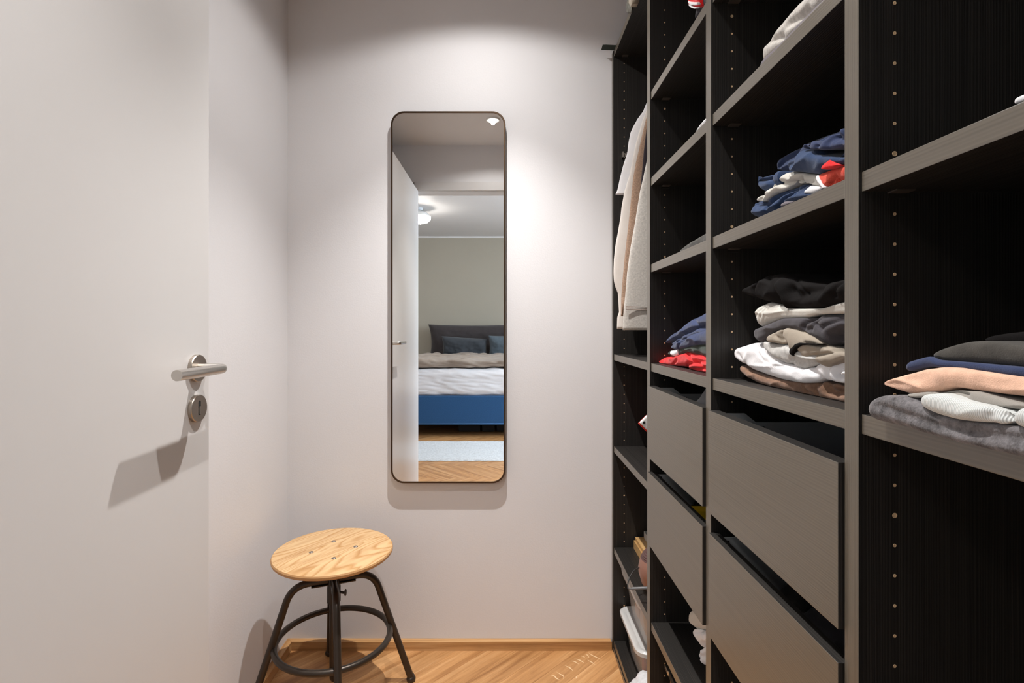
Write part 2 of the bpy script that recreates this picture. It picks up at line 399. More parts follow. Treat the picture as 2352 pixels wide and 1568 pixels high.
# pale crescent scuffs left by shoes on the parquet near the wardrobe
scm = mat('pale_scuff', (.82, .60, .36), .5)
for pl in ([(970, 655), (1010, 650), (1060, 700), (1095, 705)], [(1045, 600), (1100, 635), (1150, 660), (1140, 700)], [(1160, 515), (1230, 545), (1275, 590)], [(1285, 425), (1340, 435), (1400, 465), (1425, 490)],
           [(1250, 455), (1300, 465), (1350, 500)], [(1380, 385), (1430, 405)], [(1440, 365), (1470, 375), (1490, 415)], [(1480, 340), (1520, 375), (1600, 410), (1650, 440)], [(1465, 440), (1520, 470), (1570, 505)], [(1310, 690), (1325, 655)]):
    P3 = []
    for x, y in pl:
        px, py = 1100+x/5.88, 1440+y/5.88; Yf = F*EYE/(py-V0); P3.append(Vector(((px-U0)*Yf/F, Yf, .0001)))
    P3 = fillet(P3, .02, 4); b_ = bmesh.new(); prev = None
    for q, p in enumerate(P3):
        t_ = (P3[min(q+1, len(P3)-1)]-P3[max(q-1, 0)]).normalized(); n_ = Vector((-t_.y, t_.x, 0))*.0022*math.sin(math.pi*(q+.35)/(len(P3)-.3))
        cur = (b_.verts.new(p+n_), b_.verts.new(p-n_))
        if prev: b_.faces.new((prev[0], prev[1], cur[1], cur[0]))
        prev = cur
    bmesh.ops.recalc_face_normals(b_, faces=b_.faces[:])
    obj('scuff_mark', b_, scm, struct_floor)

# skirting
bm = bmesh.new(); T = .022
def skirt(poly):
    b_ = bmesh.new(); prism(b_, poly, 0, .031, .0015); return b_
struct('baseboard_back', skirt([(LX+T, BY-T), (.372, BY-T), (.372, BY), (LX, BY)]), M['oakb'])
o = struct('baseboard_left', skirt([(0, 0), (1.72, 0), (1.72-T, -T), (0, -T)]), M['oakb'])
o.location = (LX, BY-1.72, 0); o.rotation_euler = (0, 0, R(90))
# left piece modelled along its own length so the grain runs lengthwise

# ------------------------------------------------------------------ door leaf, handle
DX = -.593
door = struct('door_1', box((DX-.04, .0985, .008), (DX, 1.045, 2.058), .0012), M['door'], label='open white flush door')
HY, HZ = 1.0, EYE-.077
def rose(z, name, hole=False):
    o = obj(name, lathe([(.0262, 0), (.0262, .006), (.0252, .0075), (.0, .0076)][:-1]+[(.001, .0078)], 48, 'x', (DX, HY, z)), [M['steeld']], door)
    o['label'] = 'round brushed steel ' + ('keyhole rose' if hole else 'handle rose'); smooth_angle(o, 30); return o
rose(HZ, 'handle_rose'); kr = rose(EYE-(937-V0)/1198, 'keyhole_rose', True)
kz = EYE-(937-V0)/1198
bm = bmesh.new()
prof = [(.0035*math.cos(a), .0035*math.sin(a)+(.0115 if math.sin(a) >= 0 else -.0095)) for a in [2*math.pi*k/24 for k in range(24)]]
f0 = [bm.verts.new((DX+.0081, HY+p[0], kz+p[1])) for p in prof]; bm.faces.new(f0)
o = obj('keyhole', bm, M['black'], kr)
bm = box((DX+.0082, HY-.0015, kz-.011), (DX+.0085, HY+.0022, kz+.004)); obj('lock_insert', bm, M['steel'], kr)
bm = bmesh.new()
pts = fillet([(DX+.006, HY, HZ), (DX+.055, HY, HZ), (DX+.055, HY-.145, HZ-.001)], .014, 8)
tube(bm, pts, .0093, 28)
o = obj('handle_lever', bm, M['steel'], door); o['label'] = 'brushed steel round bar lever handle'; smooth_angle(o, 40)
# handle on the other face of the leaf
bm = bmesh.new(); tube(bm, fillet([(DX-.046, HY, HZ), (DX-.095, HY, HZ), (DX-.095, HY-.145, HZ-.001)], .014, 8), .0093, 20)
o = obj('handle_lever', bm, M['steel'], door); smooth_angle(o, 40)

# ------------------------------------------------------------------ recessed ceiling spots
for k, (sx, sy) in enumerate(SPOTS):
    t = thing('ceiling_spotlight', (sx, sy, CEIL), ('recessed round ceiling spotlight near the mirror wall', 'recessed round ceiling spotlight near the doorway, glowing at the mirror top right')[k], 'spotlight')
    bm = lathe([(.030, -.001), (.030, -.006), (.040, -.007), (.043, -.003), (.043, -.0005)], 40)
    smooth_angle(obj('trim_ring', bm, M['whitepl'], t), 40)
    obj('lens', lathe([(.001, -.0085), (.029, -.0085), (.0295, -.002), (.001, -.002)], 32), M['emit'], t)

# ------------------------------------------------------------------ wall mirror
mt = thing('wall_mirror', (-.200, BY, .586), 'tall rounded wall mirror in a thin dark bronze metal frame', 'mirror')
def rrect(w_, h_, r_, n=12):
    out = []
    for cx, cz, a0 in ((w_/2-r_, h_-r_, 0), (-w_/2+r_, h_-r_, 90), (-w_/2+r_, r_, 180), (w_/2-r_, r_, 270)):
        for k in range(n+1):
            a = R(a0+90*k/n); out.append((cx+r_*math.cos(a), cz+r_*math.sin(a)))
    return out
MW, MH, MR = .401, 1.298, .047
FY = -(BY-1.822)   # front of frame, relative to the wall
bm = bmesh.new()
def loop(ins, y): return [bm.verts.new((x, y, z)) for x, z in [(p[0], p[1]+ins) for p in rrect(MW-2*ins, MH-2*ins, MR-ins)]]
ls = [loop(.011, -.001), loop(.0005, -.001), loop(0, -.003), loop(0, FY+.002), loop(.0006, FY), loop(.0058, FY), loop(.0064, FY+.001), loop(.0064, FY+.004), loop(.011, FY+.004)]
for A, B in zip(ls, ls[1:]+ls[:1]):
    for k in range(len(A)): bm.faces.new((A[k], B[k], B[(k+1) % len(A)], A[(k+1) % len(A)]))
bmesh.ops.recalc_face_normals(bm, faces=bm.faces[:])
smooth_angle(obj('mirror_frame', bm, M['bronze'], mt), 50)
bm = bmesh.new()
a_ = loop(.0062, FY+.0018); b_ = loop(.0062, FY+.0038); bm.faces.new(a_); bm.faces.new(b_[::-1])
for k in range(len(a_)): bm.faces.new((a_[k], a_[(k+1) % len(a_)], b_[(k+1) % len(a_)], b_[k]))
bmesh.ops.recalc_face_normals(bm, faces=bm.faces[:])
obj('mirror_glass', bm, M['mirror'], mt)
obj('backing', box((-.15, -.018, .1), (.15, -.0005, 1.2)), M['black'], mt)

# ------------------------------------------------------------------ stool
SC = Vector((-.521, 1.585, 0)); RA = math.atan2(.040, .1014)
stool = thing('stool', SC, 'round pine seat stool with dark metal tube legs by the left corner', 'stool')
SH = .456
bm = lathe([(.001, SH-.013), (.172, SH-.013), (.1750, SH-.010), (.1755, SH-.004), (.173, SH), (.001, SH)], 72)
for f in bm.faces: f.material_index = 0 if f.normal.z > .6 else 1
seat = smooth_angle(obj('seat', bm, [M['pine'], M['ply']], stool), 35)
for k in range(4):
    a = RA + math.pi/2*k + R(-3); x, y = .064*math.cos(a), .064*math.sin(a)
    o = smooth_angle(obj('screw', lathe([(.0068, SH-.001), (.0068, SH+.0008), (.005, SH+.0022), (.0018, SH+.0024), (.0015, SH+.0012), (.0001, SH+.0012)], 20, 'z', (x, y, 0)), M['pin'], seat), 40)
# central spindle & hub
TZ = .367
smooth_angle(obj('hub', lathe([(.001, .300), (.0205, .300), (.0205, .345), (.0185, .350), (.0185, .388), (.001, .388)], 28), M['gun'], stool), 40)
smooth_angle(obj('spindle', lathe([(.001, .060), (.008, .060), (.0115, .066), (.0125, .072), (.0125, .299), (.001, .299)], 24), M['gun'], stool), 40)
smooth_angle(obj('threaded_rod', lathe([(.001, .3885)]+[(.0115+(.0008 if q % 2 else 0), .3885+.0012*q) for q in range(1, 32)]+[(.001, .4265)], 24), M['gun'], stool), 60)
smooth_angle(obj('seat_plate', lathe([(.001, SH-.029), (.024, SH-.029), (.024, SH-.018), (.082, SH-.0165), (.082, SH-.0135), (.001, SH-.0135)], 28), M['gun'], stool), 40)
bm = bmesh.new()
for q in range(2):
    a = RA+math.pi/2*q; d = Vector((math.cos(a), math.sin(a), 0)); n_ = Vector((-d.y, d.x, 0)); z0 = TZ-.0135-q*.0005
    vv = [bm.verts.new(d*sa*.064+n_*sb*.010+Vector((0, 0, z0+dz))) for dz in (0, .003) for sa, sb in ((-1, -1), (1, -1), (1, 1), (-1, 1))]
    for f in ((3, 2, 1, 0), (4, 5, 6, 7), (0, 1, 5, 4), (1, 2, 6, 5), (2, 3, 7, 6), (3, 0, 4, 7)): bm.faces.new([vv[x] for x in f])
obj('cross_strap', bm, M['gun'], stool)
bm = bmesh.new(); tube(bm, [(.017, -.006, .331), (.034, -.012, .331)], .0035, 10)
addw = bmesh.new(); bmesh.ops.create_uvsphere(addw, u_segments=16, v_segments=10, radius=1)
for v in addw.verts: v.co = Vector((v.co.x*.0035, v.co.y*.0085, v.co.z*.0105)) + Vector((.040, -.014, .333))
me = bpy.data.meshes.new('t'); addw.to_mesh(me); addw.free(); bm.from_mesh(me)
obj('clamp_screw', smooth(bm), M['gun'], stool)
for k in range(4):
    a = RA + math.pi/2*k; d = Vector((math.cos(a), math.sin(a), 0))
    zt = TZ
    pts = fillet([d*.016+Vector((0, 0, zt)), d*.118+Vector((0, 0, zt)), d*.2345+Vector((0, 0, .012))], .05, 12)
    bm = bmesh.new(); tube(bm, pts, .0105, 18)
    lg = smooth_angle(obj('leg', bm, M['gun'], stool), 45)
    fo = lathe([(.008, .0), (.0125, .0015), (.0145, .006), (.0145, .010), (.0125, .0145), (.0105, .016), (.0105, .019)], 24, 'z', tuple(d*.2355))
    smooth_angle(obj('foot_cap', fo, M['gun'], lg), 45)
bm = bmesh.new(); zr = EYE-.938
tube(bm, [(.1665*math.cos(2*math.pi*k/72), .1665*math.sin(2*math.pi*k/72), zr) for k in range(72)], .0092, 14, closed=True)
obj('foot_ring', bm, M['gun'], stool)

# ------------------------------------------------------------------ wardrobe
FX = .375; WB = .955
WT = EYE+.9655
SURF = [1.820, 1.357, .954, .555]      # faces of the side panels towards the camera
NEAR = [1.384, .978, .578, .112]        # near end of every bay
ward = thing('open_wardrobe', (FX, 1.0, 0), 'tall black-brown doorless wardrobe with four bays of shelves and drawers', 'wardrobe')
ward.location = (0, 0, 0)
def panel(name, a, b, axis, faces_front=True):
    bm = box(a, b, .0009)
    bmesh.ops.recalc_face_normals(bm, faces=bm.faces[:])
    for f in bm.faces: f.material_index = 1 if f.normal.x < -.7 else (2 if abs(f.normal.y) > .7 else 0)
    return obj(name, bm, [M['dw'+axis], M['ed'+axis], M['dwz']], ward)
panels = [(1.820, 1.842), (1.357, 1.384), (.954, .978), (.555, .578), (.090, .112)]
pobj = []
for y0, y1 in panels: pobj.append(panel('side_panel', (FX, y0, 0), (WB, y1, WT), 'z'))
obj('back_panel', box((WB, .09, .02), (WB+.008, 1.842, WT)), M['dwz'], ward)
ST = .0212
shelf_tops = {0: [.9655, -.0913, -.4113, -.7633], 1: [.9655, .6135, .3895, .1655, -.0913, -.7633], 2: [.9655, .6135, .3895, .1655, -.0913, -.7633], 3: [.9655, .1655, -.0913, -.7633]}
for b in range(4):
    y0, y1 = NEAR[b]+.0006, SURF[b]-.0006
    for t in shelf_tops[b]:
        z = EYE+t
        panel('shelf', (FX+.003, y0, z-ST), (WB-.001, y1, z), 'y')
        if t < .96 or b == 0:
            bm = bmesh.new()
            addbox(bm, (FX+.030, y1-.014, z-ST-.0018), (FX+.050, y1, z-ST-.0002), .0003)
            so = obj('shelf_support', bm, M['pin'], ward)
            obj('support_flange', box((FX+.031, y1-.0014, z-ST-.0065), (FX+.049, y1, z-ST-.002)), M['pind'], so)
    panel('base_board', (FX+.003, y0, .019), (WB-.001, y1, .039), 'y')
    panel('plinth', (FX+.001, y0, 0.0), (FX+.018, y1, .0155), 'y')
# peg holes
ph = lathe([(.0018, .0004), (.0018, -.0002), (.0015, -.0003), (.0010, -.0001), (.0001, 0)], 14, 'y'); phm = bpy.data.meshes.new('peg_hole'); ph.to_mesh(phm); ph.free(); phm.materials.append(M['peg'])
drz = [(-.1494, -.335), (-.372, -.558)]
for b in range(4):
    for k in range(-20, 41):
        t = -.359+.032*k
        if not -1.02 < t < .93: continue
        if any(s-ST-.004 < t < s+.004 for s in shelf_tops[b]): continue
        if b in (1, 2) and any(lo-.002 < t < hi+.002 for hi, lo in drz): continue
        o = bpy.data.objects.new('peg_hole', phm); C.objects.link(o); o.parent = pobj[b]; o.location = (FX+.0385, SURF[b], EYE+t)
        if k % 12 == 5: o.scale = (1.5, 1, 1.5)
# hanging rail and an empty rail bracket
bm = bmesh.new(); tube(bm, [(.66, NEAR[0]+.001, 1.985), (.66, SURF[0]-.001, 1.985)], .0125, 20); obj('clothes_rail', bm, M['rail'], ward)
bm = bmesh.new()
for a, b in (((.405, 1.806, 1.716), (.409, 1.819, 1.738)), ((.405, 1.806, 1.716), (.424, 1.819, 1.7195)), ((.420, 1.806, 1.716), (.424, 1.819, 1.737)), ((.4125, 1.806, 1.716), (.4155, 1.819, 1.730)), ((.409, 1.806, 1.729), (.421, 1.819, 1.7315))): addbox(bm, a, b)
obj('rail_bracket', bm, mat('chrome_bracket', (.55, .5, .44), .3, metal=.8), ward)

def drawer(b, hi, lo):
    y0, y1 = NEAR[b]+.0025, SURF[b]-.0025
    z1, z0 = EYE+hi, EYE+lo
    d = panel('drawer', (FX-.0055, y0, z0), (FX+.0135, y1, z1), 'y')
    xb = FX+.50
    for yy, s in ((y1-.014, 1), (y0+.014, -1)):
        bm = bmesh.new()
        prof = [(FX+.0135, z1-.004), (FX+.055, z1-.004), (FX+.075, z1-.020), (xb, z1-.020), (xb, z0+.03), (FX+.0135, z0+.03)]
        A = [bm.verts.new((x, yy, z)) for x, z in prof]; B = [bm.verts.new((x, yy+.003, z)) for x, z in prof]
        bm.faces.new(A); bm.faces.new(B[::-1])
        for k in range(len(A)): bm.faces.new((A[k], B[k], B[(k+1) % len(A)], A[(k+1) % len(A)]))
        bmesh.ops.recalc_face_normals(bm, faces=bm.faces[:])
        for hx, hz in ((FX+.024, z1-.011), (FX+.088, z1-.028)):
            pass
        obj('drawer_side', bm, M['rail'], d)
        for hx, hz in ((FX+.024, z1-.012), (FX+.088, z1-.030)):
            obj('fixing_hole', lathe([(.0032, 0), (.0032, -.0006), (.001, -.0006)], 12, 'y', (hx, yy, hz)), M['black'], d)
    obj('drawer_bottom', box((FX+.0135, y0+.015, z0+.025), (xb, y1-.015, z0+.034)), M['dwy'], d)
    obj('drawer_back', box((xb, y0+.013, z0+.025), (xb+.012, y1-.013, z1-.03)), M['dwy'], d)
    return d
for b in (1, 2):
    for hi, lo in drz: drawer(b, hi, lo)

# ------------------------------------------------------------------ soft goods
def wy(px, X): return F*X/(px-U0)
def wz(px, py, X): return EYE+(V0-py)*wy(px, X)/F
def cloth(name, m, top, bot, X0, depth=.26, parent=None, creases=(), amp=.0022, seed=0., endr=.018, y_end=None, rmax=.022, ns=120, nt=34, lean=0., nearr=0, rest=None):
    """a soft folded slab whose front outline runs along the shelf; top/bot give the outline measured on the plane x=X0"""
    T_ = sorted([(wy(p[0], X0), wz(p[0], p[1], X0)) for p in top]); B_ = sorted([(wy(p[0], X0), wz(p[0], p[1], X0)) for p in bot])
    ymax = min(T_[-1][0], B_[-1][0]) if abs(T_[-1][0]-B_[-1][0]) > .03 else max(T_[-1][0], B_[-1][0])
    ymin = max(T_[0][0], B_[0][0]); 
    if y_end is not None: ymin = min(ymin, y_end)
    ys = np.linspace(ymin, ymax, ns)
    zt = np.interp(ys, [p[0] for p in T_], [p[1] for p in T_]); zb = np.interp(ys, [p[0] for p in B_], [p[1] for p in B_])
    def sm(a, k=4):
        p = np.pad(a, k, mode='edge'); ker = np.hanning(2*k+3)[1:-1]; ker /= ker.sum(); return np.convolve(p, ker, 'valid')
    kk = 1 if endr < .0065 else 3; zt, zb = sm(zt, kk), sm(zb, kk); zt = np.maximum(zt, zb+.0015)
    cr = []
    for (pl, dep, wid) in creases:
        q = np.array([(wy(p[0], X0), wz(p[0], p[1], X0)) for p in pl])
        cr.append((q, dep, wid))
    verts = []; nb = 6
    for i, y in enumerate(ys):
        mid = (zt[i]+zb[i])/2; half = (zt[i]-zb[i])/2
        e = 1.; de = ymax-y
        if de < endr: e = math.sqrt(max(0, 1-(1-de/endr)**2))
        dn = y-ymin
        if nearr and dn < nearr: e *= math.sqrt(max(0, 1-(1-dn/nearr)**2))
        half *= max(.06, e); rx = min(half*.9, rmax)
        xo = (1-e)*min(endr, .03)
        for k in range(nt+1):
            a = -math.pi/2+math.pi*k/nt; c, s = math.cos(a), math.sin(a)
            cc = abs(c)**.75; ss = math.copysign(abs(s)**.85, s)
            x = X0+xo+rx*(1-cc); z = mid+half*ss
            nx, nz = -c, s
            p = Vector((x*9+seed, y*9, z*14)); d = noise.noise(p*1.5)*.9+noise.noise(p*4)*.45+noise.noise(p*10)*.18
            rg = 1-abs(noise.noise(Vector((x*16+seed*2, y*9+z*8, z*38+seed))))*2.2; rg = max(0, rg)**3
            d = (d+1.25*rg*abs(c))*amp*(.4+.6*abs(c))
            for q, dep, wid in cr:
                best = 9
                for u in range(len(q)-1):
                    ax, az = q[u]; bx, bz = q[u+1]; vx, vz = bx-ax, bz-az
                    tt = ((y-ax)*vx+(z-az)*vz)/(vx*vx+vz*vz+1e-12); tt = min(1, max(0, tt))
                    best = min(best, math.hypot(y-ax-tt*vx, z-az-tt*vz))
                if best < wid*3: d -= dep*math.exp(-(best/wid)**2)
            verts.append((x+nx*d, y, z+nz*d*.5))
        for k in range(1, nb):   # back along the top, down, and back along the bottom
            t = k/nb
            if t < .45: xx = X0+rx+depth*t/.45; z = mid+half+lean*t/.45+noise.noise(Vector((xx*12, y*12, seed)))*amp*.6*e
            elif t < .55: xx = X0+rx+depth; z = mid
            else: xx = X0+rx+depth*(1-t)/.45; z = mid-half
            verts.append((xx, y, z))
    if rest is not None: verts = [(x, y, max(z, EYE+rest+.0006) if x > FX-.002 else z) for x, y, z in verts]
    m_ = nt+nb; faces = []
    for i in range(ns-1):
        for k in range(m_):
            a = i*m_+k; b = i*m_+(k+1) % m_; faces.append((a, b, b+m_, a+m_))
    faces.append(tuple(range(m_))[::-1]); faces.append(tuple((ns-1)*m_+k for k in range(m_)))
    me = bpy.data.meshes.new(name); me.from_pydata(verts, [], faces); me.update()
    for p in me.polygons: p.use_smooth = True
    bm = bmesh.new(); bm.from_mesh(me); bmesh.ops.recalc_face_normals(bm, faces=bm.faces[:]); bm.to_mesh(me); bm.free()
    me.materials.append(m)
    o = bpy.data.objects.new(name, me); C.objects.link(o)
    if parent: o.parent = parent
    return o
def S(pts, ox, oy, s): return [(ox+x/s, oy+y/s) for x, y in pts]

# ---- bay 3, middle shelf: jumbled navy / white stack (crop coordinates, origin 1700,280, scale 7.128)
def A(*p): return S(p, 1700, 280, 7.128)
GA = 'crumpled clothes in the navy and white stack'
shelfA = [(1700, 523), (1760, 497), (1820, 471), (1880, 446), (1941, 419)]   # a little below the visible edge line
X = .402
a1 = cloth('folded_jersey', FB['navy'], A((135, 1390), (165, 1310), (200, 1275), (380, 1290), (500, 1185), (640, 1120), (850, 1032), (1000, 1017), (1130, 1040), (1300, 1065), (1500, 1100), (1715, 1060)),
      A((140, 1480), (160, 1530), (300, 1590), (600, 1500), (900, 1400), (1300, 1230), (1715, 1060)), X, rest=.1655, y_end=.60,
      creases=[(A((450, 1390), (560, 1250), (700, 1140), (860, 1060)), .010, .0035), (A((620, 1400), (740, 1230), (860, 1150), (900, 1100)), .010, .004), (A((930, 1200), (940, 1120), (1050, 1040)), .005, .002),
               (A((200, 1300), (300, 1330), (440, 1330)), .007, .004), (A((200, 1450), (170, 1380), (220, 1330)), .004, .003)], amp=.004, seed=3)
tag(a1, 'navy jersey garment, lowest of the navy and white stack on the middle shelf', 'clothing', GA)
cloth('label_patch', FB['white'], A((1030, 1152), (1130, 1040), (1340, 1075)), A((1030, 1158), (1150, 1185), (1360, 1080)), X-.006, .02, a1, amp=.0005, ns=40, nt=14, endr=.004)
cloth('lining', FB['purple'], A((640, 1360), (720, 1300), (870, 1295)), A((640, 1385), (700, 1385), (880, 1310)), X-.004, .02, a1, amp=.001, ns=30, nt=12, endr=.006)
a2 = cloth('white_shirt', FB['cream'], A((245, 1278), (400, 1170), (440, 1090), (470, 1050), (540, 960), (600, 895), (660, 850), (730, 808), (900, 818), (1240, 862), (1500, 900), (1715, 900)),
      A((250, 1300), (385, 1300), (500, 1185), (640, 1120), (850, 1032), (1000, 1017), (1250, 1060), (1400, 1080), (1715, 1000)), X-.003, y_end=.60,
      creases=[(A((480, 1080), (600, 980), (760, 1000), (840, 1030)), .008, .004), (A((560, 970), (640, 1040), (760, 1060)), .006, .003), (A((860, 1010), (960, 960), (980, 920)), .007, .004), (A((740, 820), (760, 900), (860, 1000)), .004, .004), (A((400, 1180), (350, 1260)), .004, .003),
               (A((980, 960), (1000, 1010)), .006, .004), (A((1200, 960), (1060, 1010)), .004, .004)], amp=.003, seed=7)
tag(a2, 'crumpled off-white shirt with a coral red ribbed part, middle of the navy stack', 'clothing', GA)
r_ = cloth('ribbed_panel', FB['coral'], A((1225, 885), (1270, 850), (1320, 825), (1500, 745), (1715, 690)), A((1225, 905), (1260, 1000), (1340, 1090), (1500, 1070), (1715, 990)), X-.009, .05, a2, y_end=.61, amp=.0015, seed=5, endr=.010,
      creases=[(A((1450, 1020), (1560, 900), (1600, 960)), .006, .003)])
cloth('overlock_seam', FB['white'], A((1222, 884), (1252, 868), (1300, 960), (1360, 1070)), A((1224, 905), (1262, 1005), (1345, 1088), (1362, 1076)), X-.0115, .02, r_, amp=.0004, ns=30, nt=12, endr=.004)
a6 = cloth('folded_sweatshirt', FB['navy2'], A((515, 785), (535, 700), (560, 650), (620, 590), (700, 525), (780, 470), (900, 405), (1000, 345), (1100, 285), (1200, 238), (1340, 190), (1480, 150), (1600, 100), (1720, 60)),
      A((517, 800), (600, 800), (700, 800), (900, 800), (1240, 840), (1715, 760)), X+.030, .2, y_end=.60, amp=.003, seed=9, rmax=.03,
      creases=[(A((600, 760), (680, 640), (800, 560), (900, 480)), .006, .006)])
tag(a6, 'navy sweatshirt, topmost of the navy and white stack on the middle shelf', 'clothing', GA)
cloth('front_panel', FB['navy'], A((665, 700), (690, 655), (760, 620), (860, 575), (875, 510), (920, 460), (1000, 448), (1150, 448), (1300, 470), (1420, 480), (1560, 500), (1715, 440)),
      A((668, 730), (685, 785), (780, 812), (900, 820), (1060, 845), (1240, 862), (1320, 800), (1420, 760), (1540, 720), (1715, 665)), X-.012, .12, a6, y_end=.60, amp=.003, seed=2, rmax=.016,
      creases=[(A((1230, 470), (1420, 490), (1620, 540), (1715, 500)), .012, .004), (A((720, 760), (760, 700), (860, 660)), .004, .006), (A((900, 640), (1100, 600), (1300, 640)), -.003, .009)])
cloth('sleeve', FB['blue'], A((945, 425), (970, 380), (1000, 358), (1080, 322), (1150, 308), (1210, 325), (1285, 358), (1330, 310), (1400, 240), (1480, 165), (1560, 110), (1600, 90), (1640, 130), (1655, 265), (1715, 275)),
      A((950, 440), (1050, 448), (1200, 452), (1400, 458), (1550, 430), (1715, 385)), X-.016, .12, a6, y_end=.60, amp=.003, seed=12, rmax=.014,
      creases=[(A((1020, 430), (1080, 410), (1090, 360), (1060, 340)), .009, .004), (A((1520, 190), (1550, 260), (1715, 275)), .010, .006), (A((1280, 370), (1240, 420)), .005, .005), (A((1450, 330), (1520, 220)), .005, .006)])
cloth('inside_patch', FB['red'], A((1305, 765), (1350, 690), (1425, 618), (1490, 670), (1555, 705)), A((1305, 772), (1390, 780), (1440, 760), (1555, 712)), X-.018, .015, a6, amp=.0003, ns=30, nt=12, endr=.004, nearr=.004)
cloth('cuff', FB['navy'], A((195, 945), (250, 898), (340, 860), (430, 828), (520, 800), (620, 800)), A((197, 955), (240, 1005), (280, 1050), (310, 1090), (345, 1125), (380, 1140), (440, 1120), (620, 1000)), X-.001, .12, a6, amp=.0025, seed=4, rmax=.018,
      creases=[(A((215, 945), (300, 935), (400, 900), (500, 830)), .014, .006), (A((420, 900), (480, 940), (520, 990)), .005, .004)])

# ---- bay 3, stack above the drawers (origin 1670,620 scale 5.225)
def B(*p): return S(p, 1670, 620, 5.225)
GB = 'folded clothes stacked above the open drawers'
X = .412
YE = .595
o = cloth('folded_jumper', FB['brown'], B((128, 1135), (280, 1215), (500, 1288), (700, 1328), (1000, 1350), (1060, 1335), (1120, 1325), (1200, 1345), (1300, 1365), (1412, 1375)),
      B((130, 1155), (200, 1258), (350, 1350), (600, 1420), (850, 1482), (1050, 1530), (1200, 1560), (1412, 1610)), X, rest=-.0913, y_end=YE, amp=.0025, seed=1,
      creases=[(B((1060, 1480), (1030, 1400), (1090, 1340)), .006, .004), (B((1190, 1380), (1200, 1440), (1280, 1475), (1360, 1450), (1412, 1420)), .010, .006), (B((920, 1400), (940, 1450), (1000, 1490)), .004, .004), (B((1300, 1400), (1412, 1380)), .006, .005), (B((150, 1180), (400, 1330), (700, 1400)), -.002, .006)])
tag(o, 'brown jumper folded at the very bottom of the tall stack above the drawers', 'clothing', GB)
o = cloth('folded_sweatshirt', FB['white'], B((45, 975), (60, 950), (150, 910), (250, 872), (330, 872), (400, 895), (480, 960), (640, 1105), (760, 1130), (900, 1190), (1010, 1150), (1110, 1100), (1300, 1075), (1412, 1055)),
      B((47, 1030), (120, 1105), (250, 1200), (380, 1255), (500, 1290), (700, 1330), (850, 1352), (1000, 1350), (1120, 1318), (1240, 1345), (1330, 1362), (1412, 1350)), X-.006, y_end=YE, amp=.0025, seed=15, rmax=.03,
      creases=[(B((335, 930), (370, 1010), (430, 1080), (520, 1140), (660, 1155)), .0025, .0012), (B((1290, 1290), (1280, 1200), (1330, 1130), (1412, 1100)), .009, .0035), (B((1320, 1280), (1330, 1220), (1370, 1180), (1412, 1165)), .008, .003), (B((1190, 1290), (1190, 1180), (1230, 1120), (1340, 1080)), .004, .005),
               (B((1110, 1310), (1060, 1240), (1010, 1170)), .004, .006), (B((120, 1010), (160, 1090), (200, 1150)), .003, .006), (B((1310, 1290), (1412, 1290)), .008, .003)])
tag(o, 'bright white sweatshirt folded on the brown jumper above the drawers', 'clothing', GB)
o = cloth('folded_tee', FB['greywhite'], B((380, 868), (405, 850), (500, 880), (620, 890), (800, 900), (1000, 1000), (1200, 1050)), B((382, 890), (450, 970), (520, 1035), (650, 1118), (740, 1130), (780, 1160), (890, 1190), (960, 1160), (1020, 1138), (1200, 1100)), X-.008, .24, y_end=.66, amp=.0025, seed=8, rmax=.012,
      creases=[(B((750, 1130), (760, 1080), (820, 1040)), .004, .003)])
tag(o, 'light heather grey tee folded between the white sweatshirt and the beige tee', 'clothing', GB)
o = cloth('folded_tee', FB['beige'], B((422, 835), (470, 790), (600, 712), (700, 684), (800, 688), (850, 720), (960, 768), (1080, 878), (1180, 915), (1240, 975), (1412, 982)),
      B((424, 840), (480, 862), (560, 880), (680, 900), (700, 950), (725, 1000), (790, 1060), (880, 1110), (930, 1118), (975, 1095), (1050, 1135), (1125, 1172), (1250, 1120), (1412, 1060)), X-.012, y_end=YE, amp=.002, seed=31, rmax=.02,
      creases=[(B((630, 760), (640, 830), (690, 900)), .009, .005), (B((560, 780), (640, 860)), .003, .004), (B((970, 1090), (1000, 1040), (1150, 1005), (1240, 985)), .005, .0022), (B((880, 1110), (840, 1060), (830, 1020)), .007, .005), (B((940, 1100), (980, 1050)), .004, .004), (B((930, 870), (1080, 890), (1180, 915)), .005, .002)])
tag(o, 'beige tee with a black patterned neckband in the stack above the drawers', 'clothing', GB)
cloth('neckband', FB['black'], B((735, 980), (750, 930), (800, 885), (860, 870), (935, 880), (1085, 892)), B((737, 1000), (755, 1030), (775, 1030), (785, 985), (820, 940), (870, 905), (940, 892), (1085, 897)), X-.015, .012, o, amp=.0004, ns=60, nt=12, endr=.003)
o = cloth('folded_trousers', FB['char'], B((280, 722), (300, 722), (480, 640), (620, 588), (800, 573), (950, 568), (1060, 533), (1200, 528), (1412, 518)),
      B((285, 775), (330, 830), (370, 868), (430, 830), (480, 790), (600, 715), (720, 690), (850, 715), (950, 770), (1040, 835), (1150, 910), (1280, 958), (1412, 968)), X-.007, y_end=YE, amp=.003, seed=21, rmax=.022,
      creases=[(B((915, 690), (940, 620), (1040, 560)), .008, .004), (B((1020, 720), (1040, 640), (1100, 590)), .003, .0015), (B((1060, 650), (1130, 700), (1160, 660), (1300, 590), (1412, 600)), .005, .003), (B((1230, 900), (1240, 820), (1320, 740), (1412, 700)), .013, .008), (B((1280, 880), (1340, 850), (1412, 820)), .015, .010), (B((950, 720), (1010, 700)), .003, .003)])
tag(o, 'charcoal trousers rolled at one end in the stack above the drawers', 'clothing', GB)
